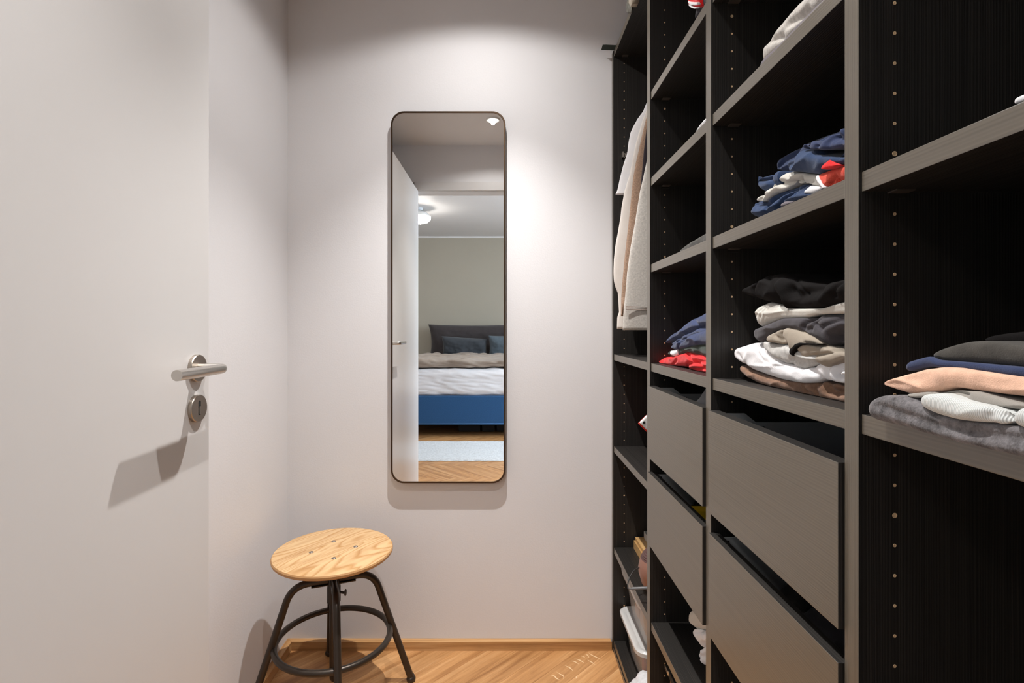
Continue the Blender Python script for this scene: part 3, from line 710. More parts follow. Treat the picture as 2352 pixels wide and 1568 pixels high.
o = cloth('folded_sweatshirt', FB['cream'], B((294, 490), (330, 438), (450, 383), (540, 398), (620, 430), (700, 458), (850, 468), (1000, 463), (1150, 458), (1300, 398), (1412, 368)),
      B((297, 540), (310, 600), (360, 692), (430, 660), (480, 637), (620, 588), (800, 573), (950, 568), (1060, 533), (1200, 528), (1412, 522)), X-.004, y_end=YE, amp=.0018, seed=27, rmax=.026,
      creases=[(B((330, 620), (340, 540), (430, 430)), .0025, .0025), (B((370, 650), (390, 560), (460, 440)), .002, .0025), (B((410, 640), (440, 560)), .0015, .002)])
tag(o, 'cream sweatshirt folded just under the black hoodie above the drawers', 'clothing', GB)
o = cloth('folded_hoodie', FB['black'], B((145, 252), (250, 188), (330, 130), (420, 62), (520, 42), (600, 50), (700, 80), (800, 110), (900, 140), (1000, 150), (1150, 150), (1300, 128), (1412, 88)),
      B((147, 256), (200, 282), (340, 350), (450, 388), (560, 410), (640, 440), (720, 460), (850, 468), (1000, 463), (1150, 455), (1300, 398), (1412, 368)), X-.008, y_end=YE, amp=.0035, seed=18, rmax=.03,
      creases=[(B((310, 300), (300, 220), (340, 130)), .006, .004), (B((640, 180), (680, 260), (700, 340), (690, 420)), -.007, .008), (B((760, 240), (840, 310), (940, 280), (1100, 220)), .010, .010), (B((760, 120), (860, 190), (940, 290)), .003, .002), (B((1290, 300), (1310, 220), (1412, 120)), .006, .004), (B((480, 120), (560, 240), (600, 380)), .005, .008)])
tag(o, 'black hoodie, topmost of the tall stack above the drawers', 'clothing', GB)

# ---- bay 3, top shelf garment
def D(*p): return S(p, 1620, 0, 4.9)
o = cloth('folded_sweatshirt', FB['heather'], D((625, 690), (632, 650), (640, 540), (670, 440), (740, 360), (870, 180), (1000, 50), (1060, -10), (1200, -120), (1500, -330)),
      D((625, 720), (800, 560), (1000, 330), (1200, 130), (1500, -160)), .400, rest=.3895, y_end=.60, amp=.003, seed=41, rmax=.03, endr=.012,
      creases=[(D((680, 470), (760, 440), (850, 420)), .007, .005), (D((920, 270), (1050, 210), (1150, 120)), .006, .006)])
tag(o, 'light heather grey sweatshirt folded on the high shelf at the top of the photo', 'clothing', 'folded clothes on the high shelf')
o = cloth('folded_tee', FB['purple'], D((600, 745), (640, 660), (700, 600), (800, 500), (950, 350), (1100, 190), (1200, 80), (1500, -170)), D((602, 760), (800, 640), (1000, 440), (1200, 240), (1500, -60)), .396, .2, rest=.3895, y_end=.60, amp=.002, seed=43, endr=.01, rmax=.012)
tag(o, 'grey-purple tee folded under the heather grey sweatshirt on the high shelf', 'clothing', 'folded clothes on the high shelf')

# ---- bay 4 stack (origin 1960,700 scale 3.732)
def E(*p): return S(p, 1960, 700, 3.732)
GE = 'clothes stacked on the nearest shelf'
o = cloth('folded_towel', FB['towel'], E((60, 880), (70, 850), (100, 818), (200, 775), (350, 770), (450, 800), (540, 860), (700, 940), (900, 985), (1150, 1005), (1300, 1030), (1463, 1050), (1700, 1090)),
      E((62, 910), (80, 940), (130, 980), (400, 1050), (600, 1110), (850, 1180), (1100, 1240), (1463, 1315), (1700, 1365)), .353, .33, amp=.002, seed=51, rmax=.028, endr=.02, y_end=.27,
      creases=[(E((200, 860), (400, 930), (700, 1030), (1000, 1080), (1463, 1150)), .003, .005)])
tag(o, 'thick charcoal terry towel overhanging the nearest shelf edge', 'towel', GE)
o = cloth('folded_tee', FB['rib'], E((523, 815), (560, 770), (700, 758), (780, 775), (830, 795), (1000, 838), (1150, 868), (1220, 885), (1290, 878), (1330, 900), (1380, 885), (1463, 880), (1700, 890)),
      E((525, 830), (545, 865), (640, 915), (700, 942), (900, 987), (1150, 1007), (1300, 1030), (1463, 1052), (1700, 1090)), .352, .28, amp=.0018, seed=55, rmax=.022, endr=.012, y_end=.27,
      creases=[(E((1330, 1030), (1310, 950), (1330, 890)), .007, .004), (E((1180, 950), (1240, 900), (1290, 880)), .003, .005)])
tag(o, 'white ribbed knit top folded on the charcoal towel', 'clothing', GE)
o = cloth('folded_shirt', FB['stone'], E((440, 770), (560, 750), (700, 738), (850, 705), (1000, 735), (1200, 790), (1463, 850), (1700, 880)), E((442, 776), (530, 800), (640, 790), (830, 800), (1000, 842), (1150, 872), (1463, 900), (1700, 910)), .362, .26, amp=.002, seed=57, rmax=.014, endr=.01, y_end=.27,
      creases=[(E((700, 760), (850, 720), (940, 760)), .005, .005)])
tag(o, 'stone grey shirt folded between the ribbed top and the peach jumper', 'clothing', GE)
o = cloth('folded_jumper', FB['peach'], E((218, 672), (260, 645), (400, 590), (560, 545), (660, 530), (800, 538), (900, 545), (1100, 572), (1463, 622), (1700, 660)),
      E((220, 678), (300, 720), (450, 762), (600, 766), (700, 745), (850, 702), (1000, 730), (1250, 765), (1463, 790), (1700, 810)), .366, .28, amp=.002, seed=59, rmax=.024, endr=.01, y_end=.27,
      creases=[(E((300, 690), (420, 650), (640, 600)), .003, .008), (E((600, 640), (700, 600), (860, 610)), -.002, .01)])
tag(o, 'peach wool jumper in the middle of the nearest stack', 'clothing', GE)
o = cloth('folded_tee', FB['blue'], E((415, 535), (450, 492), (560, 460), (640, 440), (720, 474), (1000, 495), (1463, 540), (1700, 560)), E((420, 550), (440, 572), (560, 545), (660, 530), (800, 538), (900, 545), (1100, 572), (1463, 622), (1700, 650)), .372, .26, amp=.0015, seed=61, rmax=.014, endr=.01, y_end=.27)
tag(o, 'blue tee folded on the peach jumper in the nearest stack', 'clothing', GE)
o = cloth('folded_jumper', FB['dk'], E((640, 435), (690, 405), (760, 370), (860, 335), (950, 313), (1050, 306), (1150, 315), (1300, 332), (1463, 350), (1700, 375)), E((642, 442), (680, 470), (800, 480), (1000, 500), (1463, 530), (1700, 548)), .376, .26, amp=.0015, seed=63, rmax=.024, endr=.012, y_end=.27)
tag(o, 'dark grey jumper on the blue tee in the nearest stack', 'clothing', GE)
o = cloth('folded_hoodie', FB['black'], E((1060, 300), (1150, 270), (1300, 245), (1463, 225), (1700, 215)), E((1062, 312), (1150, 322), (1300, 338), (1463, 356), (1700, 380)), .410, .22, amp=.002, seed=65, rmax=.02, y_end=.27)
tag(o, 'black garment topmost and set back in the nearest stack', 'clothing', GE)
def Hh(*p): return S(p, 1940, 0, 3.408)
o = cloth('folded_tee', FB['white'], Hh((1280, 800), (1300, 778), (1404, 733), (1550, 665)), Hh((1282, 822), (1404, 786), (1550, 722)), .388, .22, rest=.1655, amp=.001, seed=66, rmax=.012, endr=.008, y_end=.27)
tag(o, 'white folded cloth at the right edge on the shelf above the nearest stack', 'clothing')

# ---- bay 2 (origin 1390,480 scale 3.267)
def G(*p): return S(p, 1390, 480, 3.267)
GG = 'folded clothes stacked above the far drawers'
YG = 1.0
X = .402
o = cloth('folded_shirt', FB['red'], G((403, 1152), (420, 1125), (440, 1110), (500, 1104), (560, 1085), (600, 1067), (700, 1090), (757, 1112)), G((405, 1158), (420, 1172), (520, 1177), (570, 1180), (600, 1195), (630, 1222), (757, 1235)), X, .2, y_end=YG, rest=-.0913, amp=.003, seed=71, rmax=.02, endr=.01,
      creases=[(G((590, 1190), (620, 1160), (680, 1150), (757, 1190)), .007, .004), (G((600, 1080), (650, 1130), (757, 1150)), .005, .004), (G((500, 1170), (540, 1130)), .003, .004), (G((620, 1200), (757, 1195)), .005, .003)])
tag(o, 'bright red shirt lowest in the stack above the far drawers', 'clothing', GG)
o = cloth('folded_tee', FB['green'], G((462, 1082), (480, 1062), (520, 1050), (600, 1035), (700, 1003), (757, 1015)), G((464, 1090), (500, 1102), (560, 1092), (600, 1070), (700, 1090), (757, 1112)), X+.002, .2, y_end=YG, amp=.002, seed=73, endr=.01, rmax=.014)
tag(o, 'dark green tee with a white band on the red shirt', 'clothing', GG)
cloth('white_band', FB['white'], G((486, 1064), (510, 1055), (535, 1048)), G((490, 1095), (510, 1106), (537, 1092)), X-.0015, .012, o, amp=.0003, ns=20, nt=14, endr=.002)
o = cloth('folded_hoodie', FB['blue'], G((455, 998), (480, 948), (550, 880), (610, 820), (660, 800), (757, 744)), G((456, 1004), (470, 1010), (520, 1040), (560, 1045), (640, 1025), (757, 1015)), X+.004, .2, y_end=YG, amp=.003, seed=75, endr=.012, rmax=.028,
      creases=[(G((470, 1010), (520, 975), (600, 930), (680, 890), (757, 876)), .012, .004), (G((540, 1000), (570, 960)), .006, .004), (G((630, 820), (690, 870), (757, 875)), .006, .004), (G((600, 990), (620, 960), (700, 940)), .003, .005)])
tag(o, 'faded blue hoodie topmost of the stack above the far drawers', 'clothing', GG)
cloth('sleeve', FB['blue'], G((486, 1036), (510, 1005), (560, 980), (640, 935), (757, 895)), G((488, 1042), (520, 1056), (600, 1040), (640, 1026), (757, 1016)), X-.003, .05, o, y_end=YG, amp=.003, seed=77, endr=.01, rmax=.016,
      creases=[(G((545, 1040), (560, 1000), (600, 970)), .006, .004)])
o = cloth('folded_tee', FB['dk'], [(1560, 576), (1575, 563), (1600, 545), (1622, 532)], [(1562, 580), (1600, 568), (1622, 560)], .41, .2, rest=.1655, y_end=YG, amp=.002, endr=.01, rmax=.016, seed=79)
tag(o, 'dark grey tee folded alone on the shelf left of the navy and white stack', 'clothing')
o = cloth('folded_tee', FB['white'], [(1597, 303), (1604, 288), (1612, 276), (1622, 266)], [(1598, 306), (1610, 300), (1622, 290)], .40, .2, y_end=YG, rest=.3895, amp=.001, endr=.008, rmax=.012, seed=80,
      creases=[([(1601, 302), (1610, 287), (1622, 277)], .004, .003)])
tag(o, 'white cloth peeking over the second shelf edge of the narrow bay', 'clothing')
# top of bay 2: dark garment and the red and white one
o = cloth('folded_trousers', FB['char'], [(1594, 40), (1597, 25), (1601, 5), (1606, -25), (1622, -50)], [(1595, 46), (1608, 26), (1622, 6)], .405, .2, rest=.6135, y_end=YG, amp=.002, endr=.012, seed=81)
tag(o, 'charcoal garment on the shelf at the top of the narrow bay', 'clothing')
o = cloth('folded_shirt', FB['red'], [(1578, 6), (1581, -8), (1590, -22), (1606, -35)], [(1579, 8), (1583, 16), (1592, 21), (1600, 19), (1606, 14)], .398, .10, amp=.0015, endr=.010, seed=82, nearr=.008)
tag(o, 'red and white printed shirt at the top of the narrow bay', 'clothing')
for i, (t_, b__) in enumerate((([(1579.5, 0), (1584, 3.5), (1592, 4.5), (1602, 5)], [(1580, 7), (1584, 12), (1593, 12.5), (1601, 10.5)]), ([(1580.5, 9), (1586, 14), (1594, 17), (1600, 17)], [(1581, 12), (1586, 17.5), (1594, 20.5), (1600, 18.5)]), ([(1593, -6), (1600, -6)], [(1593, .5), (1600, .5)]))):
    cloth('printed_stripe', FB['white'], t_, b__, .3955, .008, o, amp=.0002, ns=24, nt=10, endr=.003)
# white garments on the low shelf of bay 2 (origin 1500,1380 scale 8.34)
def K(*p): return S(p, 1500, 1380, 8.34)
GK = 'white garments on the low shelf'
o = cloth('folded_shirt', FB['white'], K((838, 1080), (850, 970), (895, 900), (930, 850), (1020, 800)), K((840, 1110), (870, 1180), (920, 1230), (1020, 1290)), .43, .14, y_end=1.0, rest=-.7633, amp=.003, seed=84, endr=.018,
      creases=[(K((870, 1120), (880, 1060), (940, 1040), (1020, 1030)), .008, .004), (K((900, 1150), (920, 1090), (1020, 1060)), .004, .003)])
tag(o, 'rolled white shirt lowest in the white pile on the low shelf', 'clothing', GK)
o = cloth('folded_shirt', FB['white'], K((765, 545), (800, 530), (860, 540), (1020, 560)), K((770, 600), (805, 690), (830, 760), (900, 905), (940, 840), (1020, 800)), .43, .14, y_end=1.0, amp=.003, seed=85, endr=.012,
      creases=[(K((820, 600), (900, 560), (1020, 580)), .006, .004), (K((920, 860), (930, 820), (1020, 790)), .006, .004), (K((960, 600), (980, 700)), .004, .004)])
tag(o, 'white shirt in the middle of the white pile on the low shelf', 'clothing', GK)
o = cloth('folded_shirt', FB['cream'], K((640, 300), (660, 220), (710, 160), (800, 120), (1020, 100)), K((643, 330), (660, 400), (710, 480), (770, 545), (840, 560), (920, 562), (1020, 570)), .43, .14, y_end=1.0, amp=.002, seed=86, endr=.02, rmax=.03)
tag(o, 'cream shirt topmost of the white pile on the low shelf', 'clothing', GK)

# ---- contents of the drawers
def heap(name, m, c, r, seed, label, cat='clothing', group=None):
    bm = bmesh.new(); bmesh.ops.create_icosphere(bm, subdivisions=4, radius=1)
    for v in bm.verts:
        p = v.co.copy(); q = Vector((math.copysign(abs(p.x)**.7, p.x), math.copysign(abs(p.y)**.7, p.y), math.copysign(abs(p.z)**.9, p.z)))
        d = 1+.16*noise.noise(p*2+Vector((seed, 0, 0)))+.09*noise.noise(p*5+Vector((seed, 0, 0)))
        v.co = Vector((q.x*r[0], q.y*r[1], q.z*r[2]))*d + Vector(c)
        v.co.z = max(v.co.z, c[2]-r[2]*.95)
        if name == 'folded_tee': v.co.x = max(v.co.x, FX+.016)
    o = obj(name, smooth(bm), m); return tag(o, label, cat, group)
heap('folded_tee', FB['greycloth'], (.475, 1.10, .902), (.095, .07, .098), 1.3, 'light grey cloth inside the upper drawer of the narrow bay')
heap('folded_tee', FB['black'], (.56, 1.24, .67), (.12, .06, .060), 2.3, 'black cloth inside the lower drawer of the narrow bay')
heap('folded_trousers', FB['char'], (.52, .72, .665), (.10, .09, .062), 3.3, 'dark trousers inside the lower drawer of the wide bay')
heap('folded_tee', FB['dk'], (.58, .87, .66), (.12, .05, .058), 4.3, 'dark grey cloth behind the trousers in the lower wide drawer')
b_ = box((.405, 1.112, .640), (.47, 1.147, .738), .002); o = obj('yellow_box', b_, mat('yellow_card', (.82, .52, .02), .45)); tag(o, 'yellow carton standing in the lower drawer of the narrow bay', 'box')

# ---- bay 1 hanging clothes
def hang(name, m, left, yp, thick, label, right=.93, shoulder=1.93, amp=.004, seed=0, freq=14, bottom_h=None):
    """garment on a hanger: left silhouette points measured on the plane y=yp"""
    t = thing(name, (.66, yp, 1.985), label, 'clothing', 'clothes hanging in the far bay')
    pts = [((p[0]-U0)*yp/F, EYE+(V0-p[1])*yp/F) for p in left]
    pts = sorted(pts, key=lambda q: -q[1])
    nh, nr = 90, 56
    zs = np.linspace(shoulder+.02, pts[-1][1] if bottom_h is None else bottom_h, nh)
    lx = np.interp(-zs, [-(shoulder+.02)]+[-p[1] for p in pts], [.60]+[p[0] for p in pts])
    bm = bmesh.new(); rings = []
    for i, z in enumerate(zs):
        xl = lx[i]; xr = max(xl+.02, min(right, 2*.66-xl)); ring = []
        th = thick*(.35+.65*min(1, (zs[0]-z)/.12))
        for k in range(nr):
            a = 2*math.pi*k/nr; c, s = math.cos(a), math.sin(a)
            x = (xl+xr)/2 + (xr-xl)/2*math.copysign(abs(c)**.55, c)
            y = th/2*math.copysign(abs(s)**.5, s)
            d = noise.noise(Vector((x*freq+seed, z*3.0, seed)))*amp+noise.noise(Vector((x*40+seed, z*18, seed)))*amp*.3
            ring.append(bm.verts.new((x-.66, y+d*(1 if s < 0 else .6), z-1.985)))
        rings.append(ring)
    for A_, B_ in zip(rings, rings[1:]):
        for k in range(nr): bm.faces.new((A_[k], B_[k], B_[(k+1) % nr], A_[(k+1) % nr]))
    bm.faces.new(rings[0]); bm.faces.new(rings[-1][::-1]); bmesh.ops.recalc_face_normals(bm, faces=bm.faces[:])
    g = obj('garment_body', smooth(bm), m, t)
    bm = bmesh.new()
    hp = [(0, 0, -.05)]+[(.018*math.sin(a_), 0, -.006+.0+.018*math.cos(a_)) for a_ in [R(x) for x in range(60, -170, -20)]]
    hp = [(0, 0, -.06), (0, 0, -.04), (.012, 0, -.022), (.018, 0, 0), (.013, 0, .013), (0, 0, .018), (-.013, 0, .013), (-.017, 0, .002)]
    tube(bm, fillet(hp, .008, 4), .0016, 8); obj('hanger_hook', bm, M['steel'], t)
    return t
SEAM = fabric('seam_thread', (.30, .24, .20), .1)
h1 = hang('white_tee', FB['white'], [(1486, 234), (1477, 256), (1465, 272), (1455, 290), (1448, 305), (1444, 325), (1441, 350), (1430, 385), (1424, 410), (1418, 437), (1414, 446)], 1.775, .026, 'white short-sleeved tee hanging nearest the back wall', seed=1, amp=.003)
h2 = hang('cream_hoodie', FB['ivory'], [(1486, 250), (1476, 275), (1460, 330), (1446, 400), (1434, 440), (1431, 458), (1428, 472), (1425, 500), (1418, 540), (1414, 560), (1410, 595), (1409, 625), (1410, 645), (1414, 660), (1419, 672), (1421, 700), (1422, 718), (1418, 726), (1417, 755)], 1.745, .028, 'cream long-sleeved hoodie hanging between the white tee and camel cardigan', seed=2, amp=.003)
h3 = hang('camel_cardigan', FB['camel'], [(1486, 264), (1482, 280), (1477, 300), (1466, 350), (1460, 375), (1454, 410), (1450, 450), (1447, 480), (1444, 510), (1436, 580), (1430, 640), (1427, 680), (1426, 726)], 1.712, .028, 'camel brown wool cardigan hanging in the far bay', seed=3, amp=.0025)
h4 = hang('dark_jacket', FB['plum'], [(1487, 280), (1479, 345), (1474, 400), (1470, 440), (1466, 500), (1462, 600)], 1.682, .022, 'very dark jacket hanging between the camel cardigan and grey sweatshirt', seed=4)
h5 = hang('grey_sweatshirt', FB['heather'], [(1488, 355), (1486, 368), (1477, 410), (1470, 440), (1462, 490), (1457, 520), (1447, 575), (1440, 630), (1436, 680), (1432, 720), (1430, 758)], 1.650, .028, 'heather grey sweatshirt with ribbed hem hanging nearest the camera', seed=5, amp=.0025)
for dz in (0, .0045, -.0045):
    bm = bmesh.new(); z = EYE+(V0-707)*1.65/F
    tube(bm, [((1434-U0)*1.65/F-.66+.001+k*.02, -.0155+.001*math.sin(k), z-1.985+dz-.0007*k) for k in range(16)], .0012, 6); obj('hem_seam', bm, SEAM, h5)
bm = bmesh.new()
for k in range(4): tube(bm, [((1427.5+k*1.4-U0)*1.712/F-.66, -.0155, EYE+(V0-684)*1.712/F-1.985), ((1427+k*1.4-U0)*1.712/F-.66, -.0155, EYE+(V0-725)*1.712/F-1.985)], .0011, 6)
obj('cuff_rib', bm, FB['camel'], h3)

# ---- on top of the wardrobe, far bay
bm = bmesh.new(); prev = None
for x, z in ((.333, .0025), (.345, .0030), (.36, .0022), (.38, .0012), (.45, .0010), (.62, .0010)):
    cur = [bm.verts.new((x, 1.790, WT+z)), bm.verts.new((x+.001, 1.821, WT+z)), bm.verts.new((x+.001, 1.821, WT+z+.002)), bm.verts.new((x, 1.790, WT+z+.002))]
    if prev:
        for k in range(4): bm.faces.new((prev[k], prev[(k+1) % 4], cur[(k+1) % 4], cur[k]))
    else: bm.faces.new(cur)
    prev = cur
bm.faces.new(prev[::-1]); bmesh.ops.recalc_face_normals(bm, faces=bm.faces[:])
tag(obj('strap', bm, FB['green']), 'dark green strap sticking out over the top of the far side panel', 'strap')
def Q(*p): return S(p, 1370, 0, 10.45)
o = cloth('folded_blanket', FB['olive'], Q((680, 300), (700, 120), (720, -20), (760, -300), (900, -700), (1250, -1500)), Q((682, 310), (745, 345), (800, 210), (860, 40), (1000, -330), (1250, -980)), .362, .3, rest=.9655, amp=.003, seed=90, endr=.012, rmax=.02, ns=80,
      creases=[(Q((790, 200), (760, 80), (755, -20)), .012, .006), (Q((700, 280), (740, 150)), .004, .005)])
tag(o, 'grey and beige blanket folded on top of the wardrobe with a corner hanging over', 'blanket')
cloth('lining', FB['beige'], Q((765, 70), (775, -40), (800, -80), (840, -120)), Q((766, 80), (785, 140), (806, 175), (840, 90)), .357, .02, o, amp=.001, seed=91, endr=.004, rmax=.004, ns=30, nt=12)

# ---- white carton on the shelf of bay 1
bm = box((-.085, -.006, -.085), (.085, .006, .085), .004)
o = thing('packaging_card', (.530, 1.60, .8385), 'white square packaging standing on its corner with a red back edge', 'packaging')
q_ = obj('card', bm, M['whitepl'], o); q_.rotation_euler = (0, R(45), 0)
q_ = obj('red_back', box((-.0862, .0062, -.0862), (.081, .012, .081), .002), mat('red_card', (.7, .03, .02), .5), o); q_.rotation_euler = (0, R(45), 0); q_.location = (0, 0, -.004)
obj('punched_hole', lathe([(.0042, -.0064), (.0042, -.0072), (.001, -.0072)], 16, 'y', (-.1075, 0, .001)), M['black'], o)

# ---- wooden box, grey box, speaker on the lower shelf of bay 1
SZ = EYE-.7633
o = thing('wooden_box', (.50, 1.66, SZ), 'flat light wooden box lying against the far side panel', 'box')
wd = oak('light_box_wood', [(.42, .24, .09), (.60, .37, .16), (.66, .43, .2)], (20, 1.5, 20), rnd=False)
obj('box_body', box((-.056, -.14, 0), (.12, .150, .029), .001), wd, o); obj('box_lid', box((-.051, -.14, .0295), (.12, .150, .040), .001), wd, o)
tag(obj('grey_box', box((.4765, 1.62, SZ+.0405), (.60, 1.80, SZ+.064), .001), mat('grey_card', (.45, .44, .42), .5)), 'small pale grey box lying on the wooden box', 'box')
spk = thing('speaker', (.447, 1.50, SZ), 'copper brown rounded table speaker with a ribbed top', 'speaker')
body = [(.001, 0), (.030, 0), (.040, .006), (.055, .030), (.063, .058), (.0640, .072), (.0615, .088), (.0572, .100)]
cop = mat('copper_plastic', (.30, .155, .115), .38, metal=.25, spec=.4)
smooth_angle(obj('speaker_body', lathe(body+[(.001, .100)], 48), cop, spk), 40)
bm = bmesh.new(); rings = []
tp = [(.0565, .1003), (.052, .111), (.044, .121), (.032, .1295), (.017, .1352), (.001, .137)]
mesh_m = mat('brown_ribbed_grille', (.085, .042, .038), .6)
nn = 96
fine = []
for (r0, z0), (r1, z1) in zip(tp, tp[1:]):
    for k in range(8): fine.append((r0+(r1-r0)*k/8, z0+(z1-z0)*k/8))
pr = [(r*(1+(.014 if q % 4 < 2 else -.014)), z) for q, (r, z) in enumerate(fine)]
smooth_angle(obj('speaker_grille', lathe(pr+[(.001, .137)], 48), mesh_m, spk), 60)
cab = thing('charging_cable', (.40, 1.46, SZ), 'thin black cable looping off the speaker with its plug on the shelf edge', 'cable')
def cpt(x, y, Y): return ((x-U0)*Y/F-.40, Y-1.46, EYE+(V0-y)*Y/F-SZ)
bm = bmesh.new(); tube(bm, fillet([cpt(1468, 1303, 1.50), cpt(1457, 1308, 1.49), cpt(1446, 1325, 1.47), cpt(1441.5, 1340, 1.46), cpt(1442, 1352, 1.455), cpt(1447, 1352, 1.452)], .02, 6), .0016, 8); obj('wire', smooth(bm), mat('black_cable', (.03, .03, .03), .4), cab)
bm = bmesh.new(); tube(bm, [cpt(1445, 1352.5, 1.452), cpt(1451, 1351.6, 1.451), cpt(1453, 1351.4, 1.451), cpt(1478, 1350.5, 1.45), cpt(1500, 1350, 1.44)], [.0015, .0034, .0042, .0044, .0044], 14); obj('plug', smooth(bm), mat('dark_grey_plug', (.13, .13, .13), .4), cab)

# ---- plastic boxes
clear = mat('clear_plastic', (.80, .79, .77), .2, alpha=.30, spec=.6); 
rimm = mat('milky_plastic_rim', (.66, .655, .64), .24, alpha=.85, spec=.5)
def rr2(x0, x1, y0, y1, r, n=6):
    out = []
    for cx, cy, a0 in ((x1-r, y1-r, 0), (x0+r, y1-r, 90), (x0+r, y0+r, 180), (x1-r, y0+r, 270)):
        for k in range(n+1):
            a = R(a0+90*k/n); out.append((cx+r*math.cos(a), cy+r*math.sin(a)))
    return out
def loft(bm, loops, cap0=True, cap1=True):
    rs = [[bm.verts.new((*p, z)) for p in lp] for lp, z in loops]
    n = len(rs[0])
    for A_, B_ in zip(rs, rs[1:]):
        for k in range(n): bm.faces.new((A_[k], A_[(k+1) % n], B_[(k+1) % n], B_[k]))
    if cap0: bm.faces.new(rs[0][::-1])
    if cap1: bm.faces.new(rs[-1])
    bmesh.ops.recalc_face_normals(bm, faces=bm.faces[:]); return bm
def tub(x0, x1, y0, y1, z0, z1, label, lid, seed, items):
    t = thing('plastic_storage_box', (x0, y0, z0), label, 'storage box', 'clear boxes in the bottom of the far bay')
    w_, l_, h_ = x1-x0, y1-y0, z1-z0; bm = bmesh.new(); r = .028; tp = .018
    loft(bm, [(rr2(.012+tp, w_-.012-tp, .012+tp, l_-.012-tp, r), 0), (rr2(.012, w_-.012, .012, l_-.012, r), h_-.010), (rr2(.012+.0018, w_-.0138, .0138, l_-.0138, r), h_-.010), (rr2(.014+tp, w_-.014-tp, .014+tp, l_-.014-tp, r), .0022)])
    smooth_angle(obj('box_body', bm, clear, t), 40)
    bm = bmesh.new()
    lo = [(rr2(.010, w_-.010, .010, l_-.010, r), h_-.018), (rr2(0, w_, 0, l_, r+.008), h_-.016), (rr2(-.001, w_+.001, -.001, l_+.001, r+.008), h_-.004), (rr2(.003, w_-.003, .003, l_-.003, r+.006), h_), (rr2(.010, w_-.010, .010, l_-.010, r), h_)]
    if lid: lo += [(rr2(.018, w_-.018, .018, l_-.018, r), h_-.005), (rr2(.020, w_-.020, .020, l_-.020, r), h_-.0055)]; loft(bm, lo, True, True)
    else:
        lo += [(rr2(.0135, w_-.0135, .0135, l_-.0135, r), h_-.014)]; loft(bm, lo, False, False)
    smooth_angle(obj('lid' if lid else 'rim', bm, rimm, t), 40)
    return t
tub(.391, .72, 1.545, 1.812, .0395, .1655, 'clear plastic box with a milky lid on the bottom of the far bay', True, 1, 0)
tub(.396, .72, 1.530, 1.812, .1665, .309, 'clear plastic box standing on top of the other clear box', False, 2, 0)
for i, (nm, a, b, c, lb) in enumerate((
  ('brown_carton', (.430, 1.66, .044), (.52, 1.76, .140), (.36, .21, .12), 'brown carton inside the lower clear box'),
  ('teal_packet', (.435, 1.585, .044), (.50, 1.615, .135), (.07, .25, .28), 'teal packet inside the lower clear box'),
  ('red_packet', (.428, 1.622, .044), (.50, 1.640, .130), (.6, .05, .04), 'red packet inside the lower clear box'),
  ('tan_carton', (.437, 1.60, .171), (.54, 1.70, .270), (.48, .30, .19), 'tan carton inside the upper clear box'),
  ('orange_carton', (.437, 1.715, .171), (.54, 1.765, .250), (.55, .27, .11), 'orange carton inside the upper clear box'))):
    tag(obj(nm, box(a, b, .003), mat(nm, c, .6)), lb, 'packet')
heap('fleece_cloth', FB['fluff'], (.447, 1.472, .092), (.088, .058, .052), 7.7, 'fluffy white fleece cloth on the wardrobe floor before the clear boxes', 'cloth')
# dark box standing at the bottom of bay 2
o = thing('storage_crate', (.50, 1.2, .0395), 'black-rimmed brown storage box at the bottom of the narrow bay', 'box')
obj('crate_body', box((-.085, -.19, 0), (.25, .12, .214), .003), mat('brown_board', (.26, .14, .065), .5), o)
bm = bmesh.new(); addbox(bm, (-.092, -.197, .214), (.257, .127, .2305), .002); obj('crate_rim', bm, M['black'], o)
obj('rim_clip', box((-.096, .10, .223), (-.08, .129, .2345), .002), M['steel'], o)

# ------------------------------------------------------------------ bedroom seen in the mirror
VY = 1.8242*2
def pillow(name, m, c, size, label, rx=-12, rz=0, seed=0, group='pillows on the bed', sag=0):
    """size = width, height, thickness; stands upright leaning back"""
    n = 40; verts = []; faces = []
    for side in (1, -1):
        for i in range(n+1):
            for j in range(n+1):
                u, v = 2*i/n-1, 2*j/n-1
                prof = max(0, (1-u**4)*(1-v**4))**.5
                pinch = 1-.05*(1-abs(u)**2)*abs(v)**3
                x = u*size[0]/2*(1-.06*(1-v*v)*abs(u)**3); z = v*size[1]/2*(1-.07*(1-u*u)*abs(v)**3)+sag*(1-u)*.5
                y = -side*size[2]/2*prof + (noise.noise(Vector((x*9+seed, z*9, side)))*.012+noise.noise(Vector((x*25+seed, z*25, side)))*.005)*(.3+prof)
                verts.append((x, y, z))
    for s in (0, 1):
        for i in range(n):
            for j in range(n):
                a = s*(n+1)**2+i*(n+1)+j; f = (a, a+1, a+n+2, a+n+1); faces.append(f if s == 0 else f[::-1])
    me = bpy.data.meshes.new(name); me.from_pydata(verts, [], faces)
    bm = bmesh.new(); bm.from_mesh(me); bmesh.ops.remove_doubles(bm, verts=bm.verts[:], dist=.004); bmesh.ops.recalc_face_normals(bm, faces=bm.faces[:]); smooth(bm); bm.to_mesh(me); bm.free(); me.materials.append(m)
    o = bpy.data.objects.new(name, me); C.objects.link(o); o.location = c; o.rotation_euler = (R(rx), 0, R(rz))
    return tag(o, label, 'pillow', group)
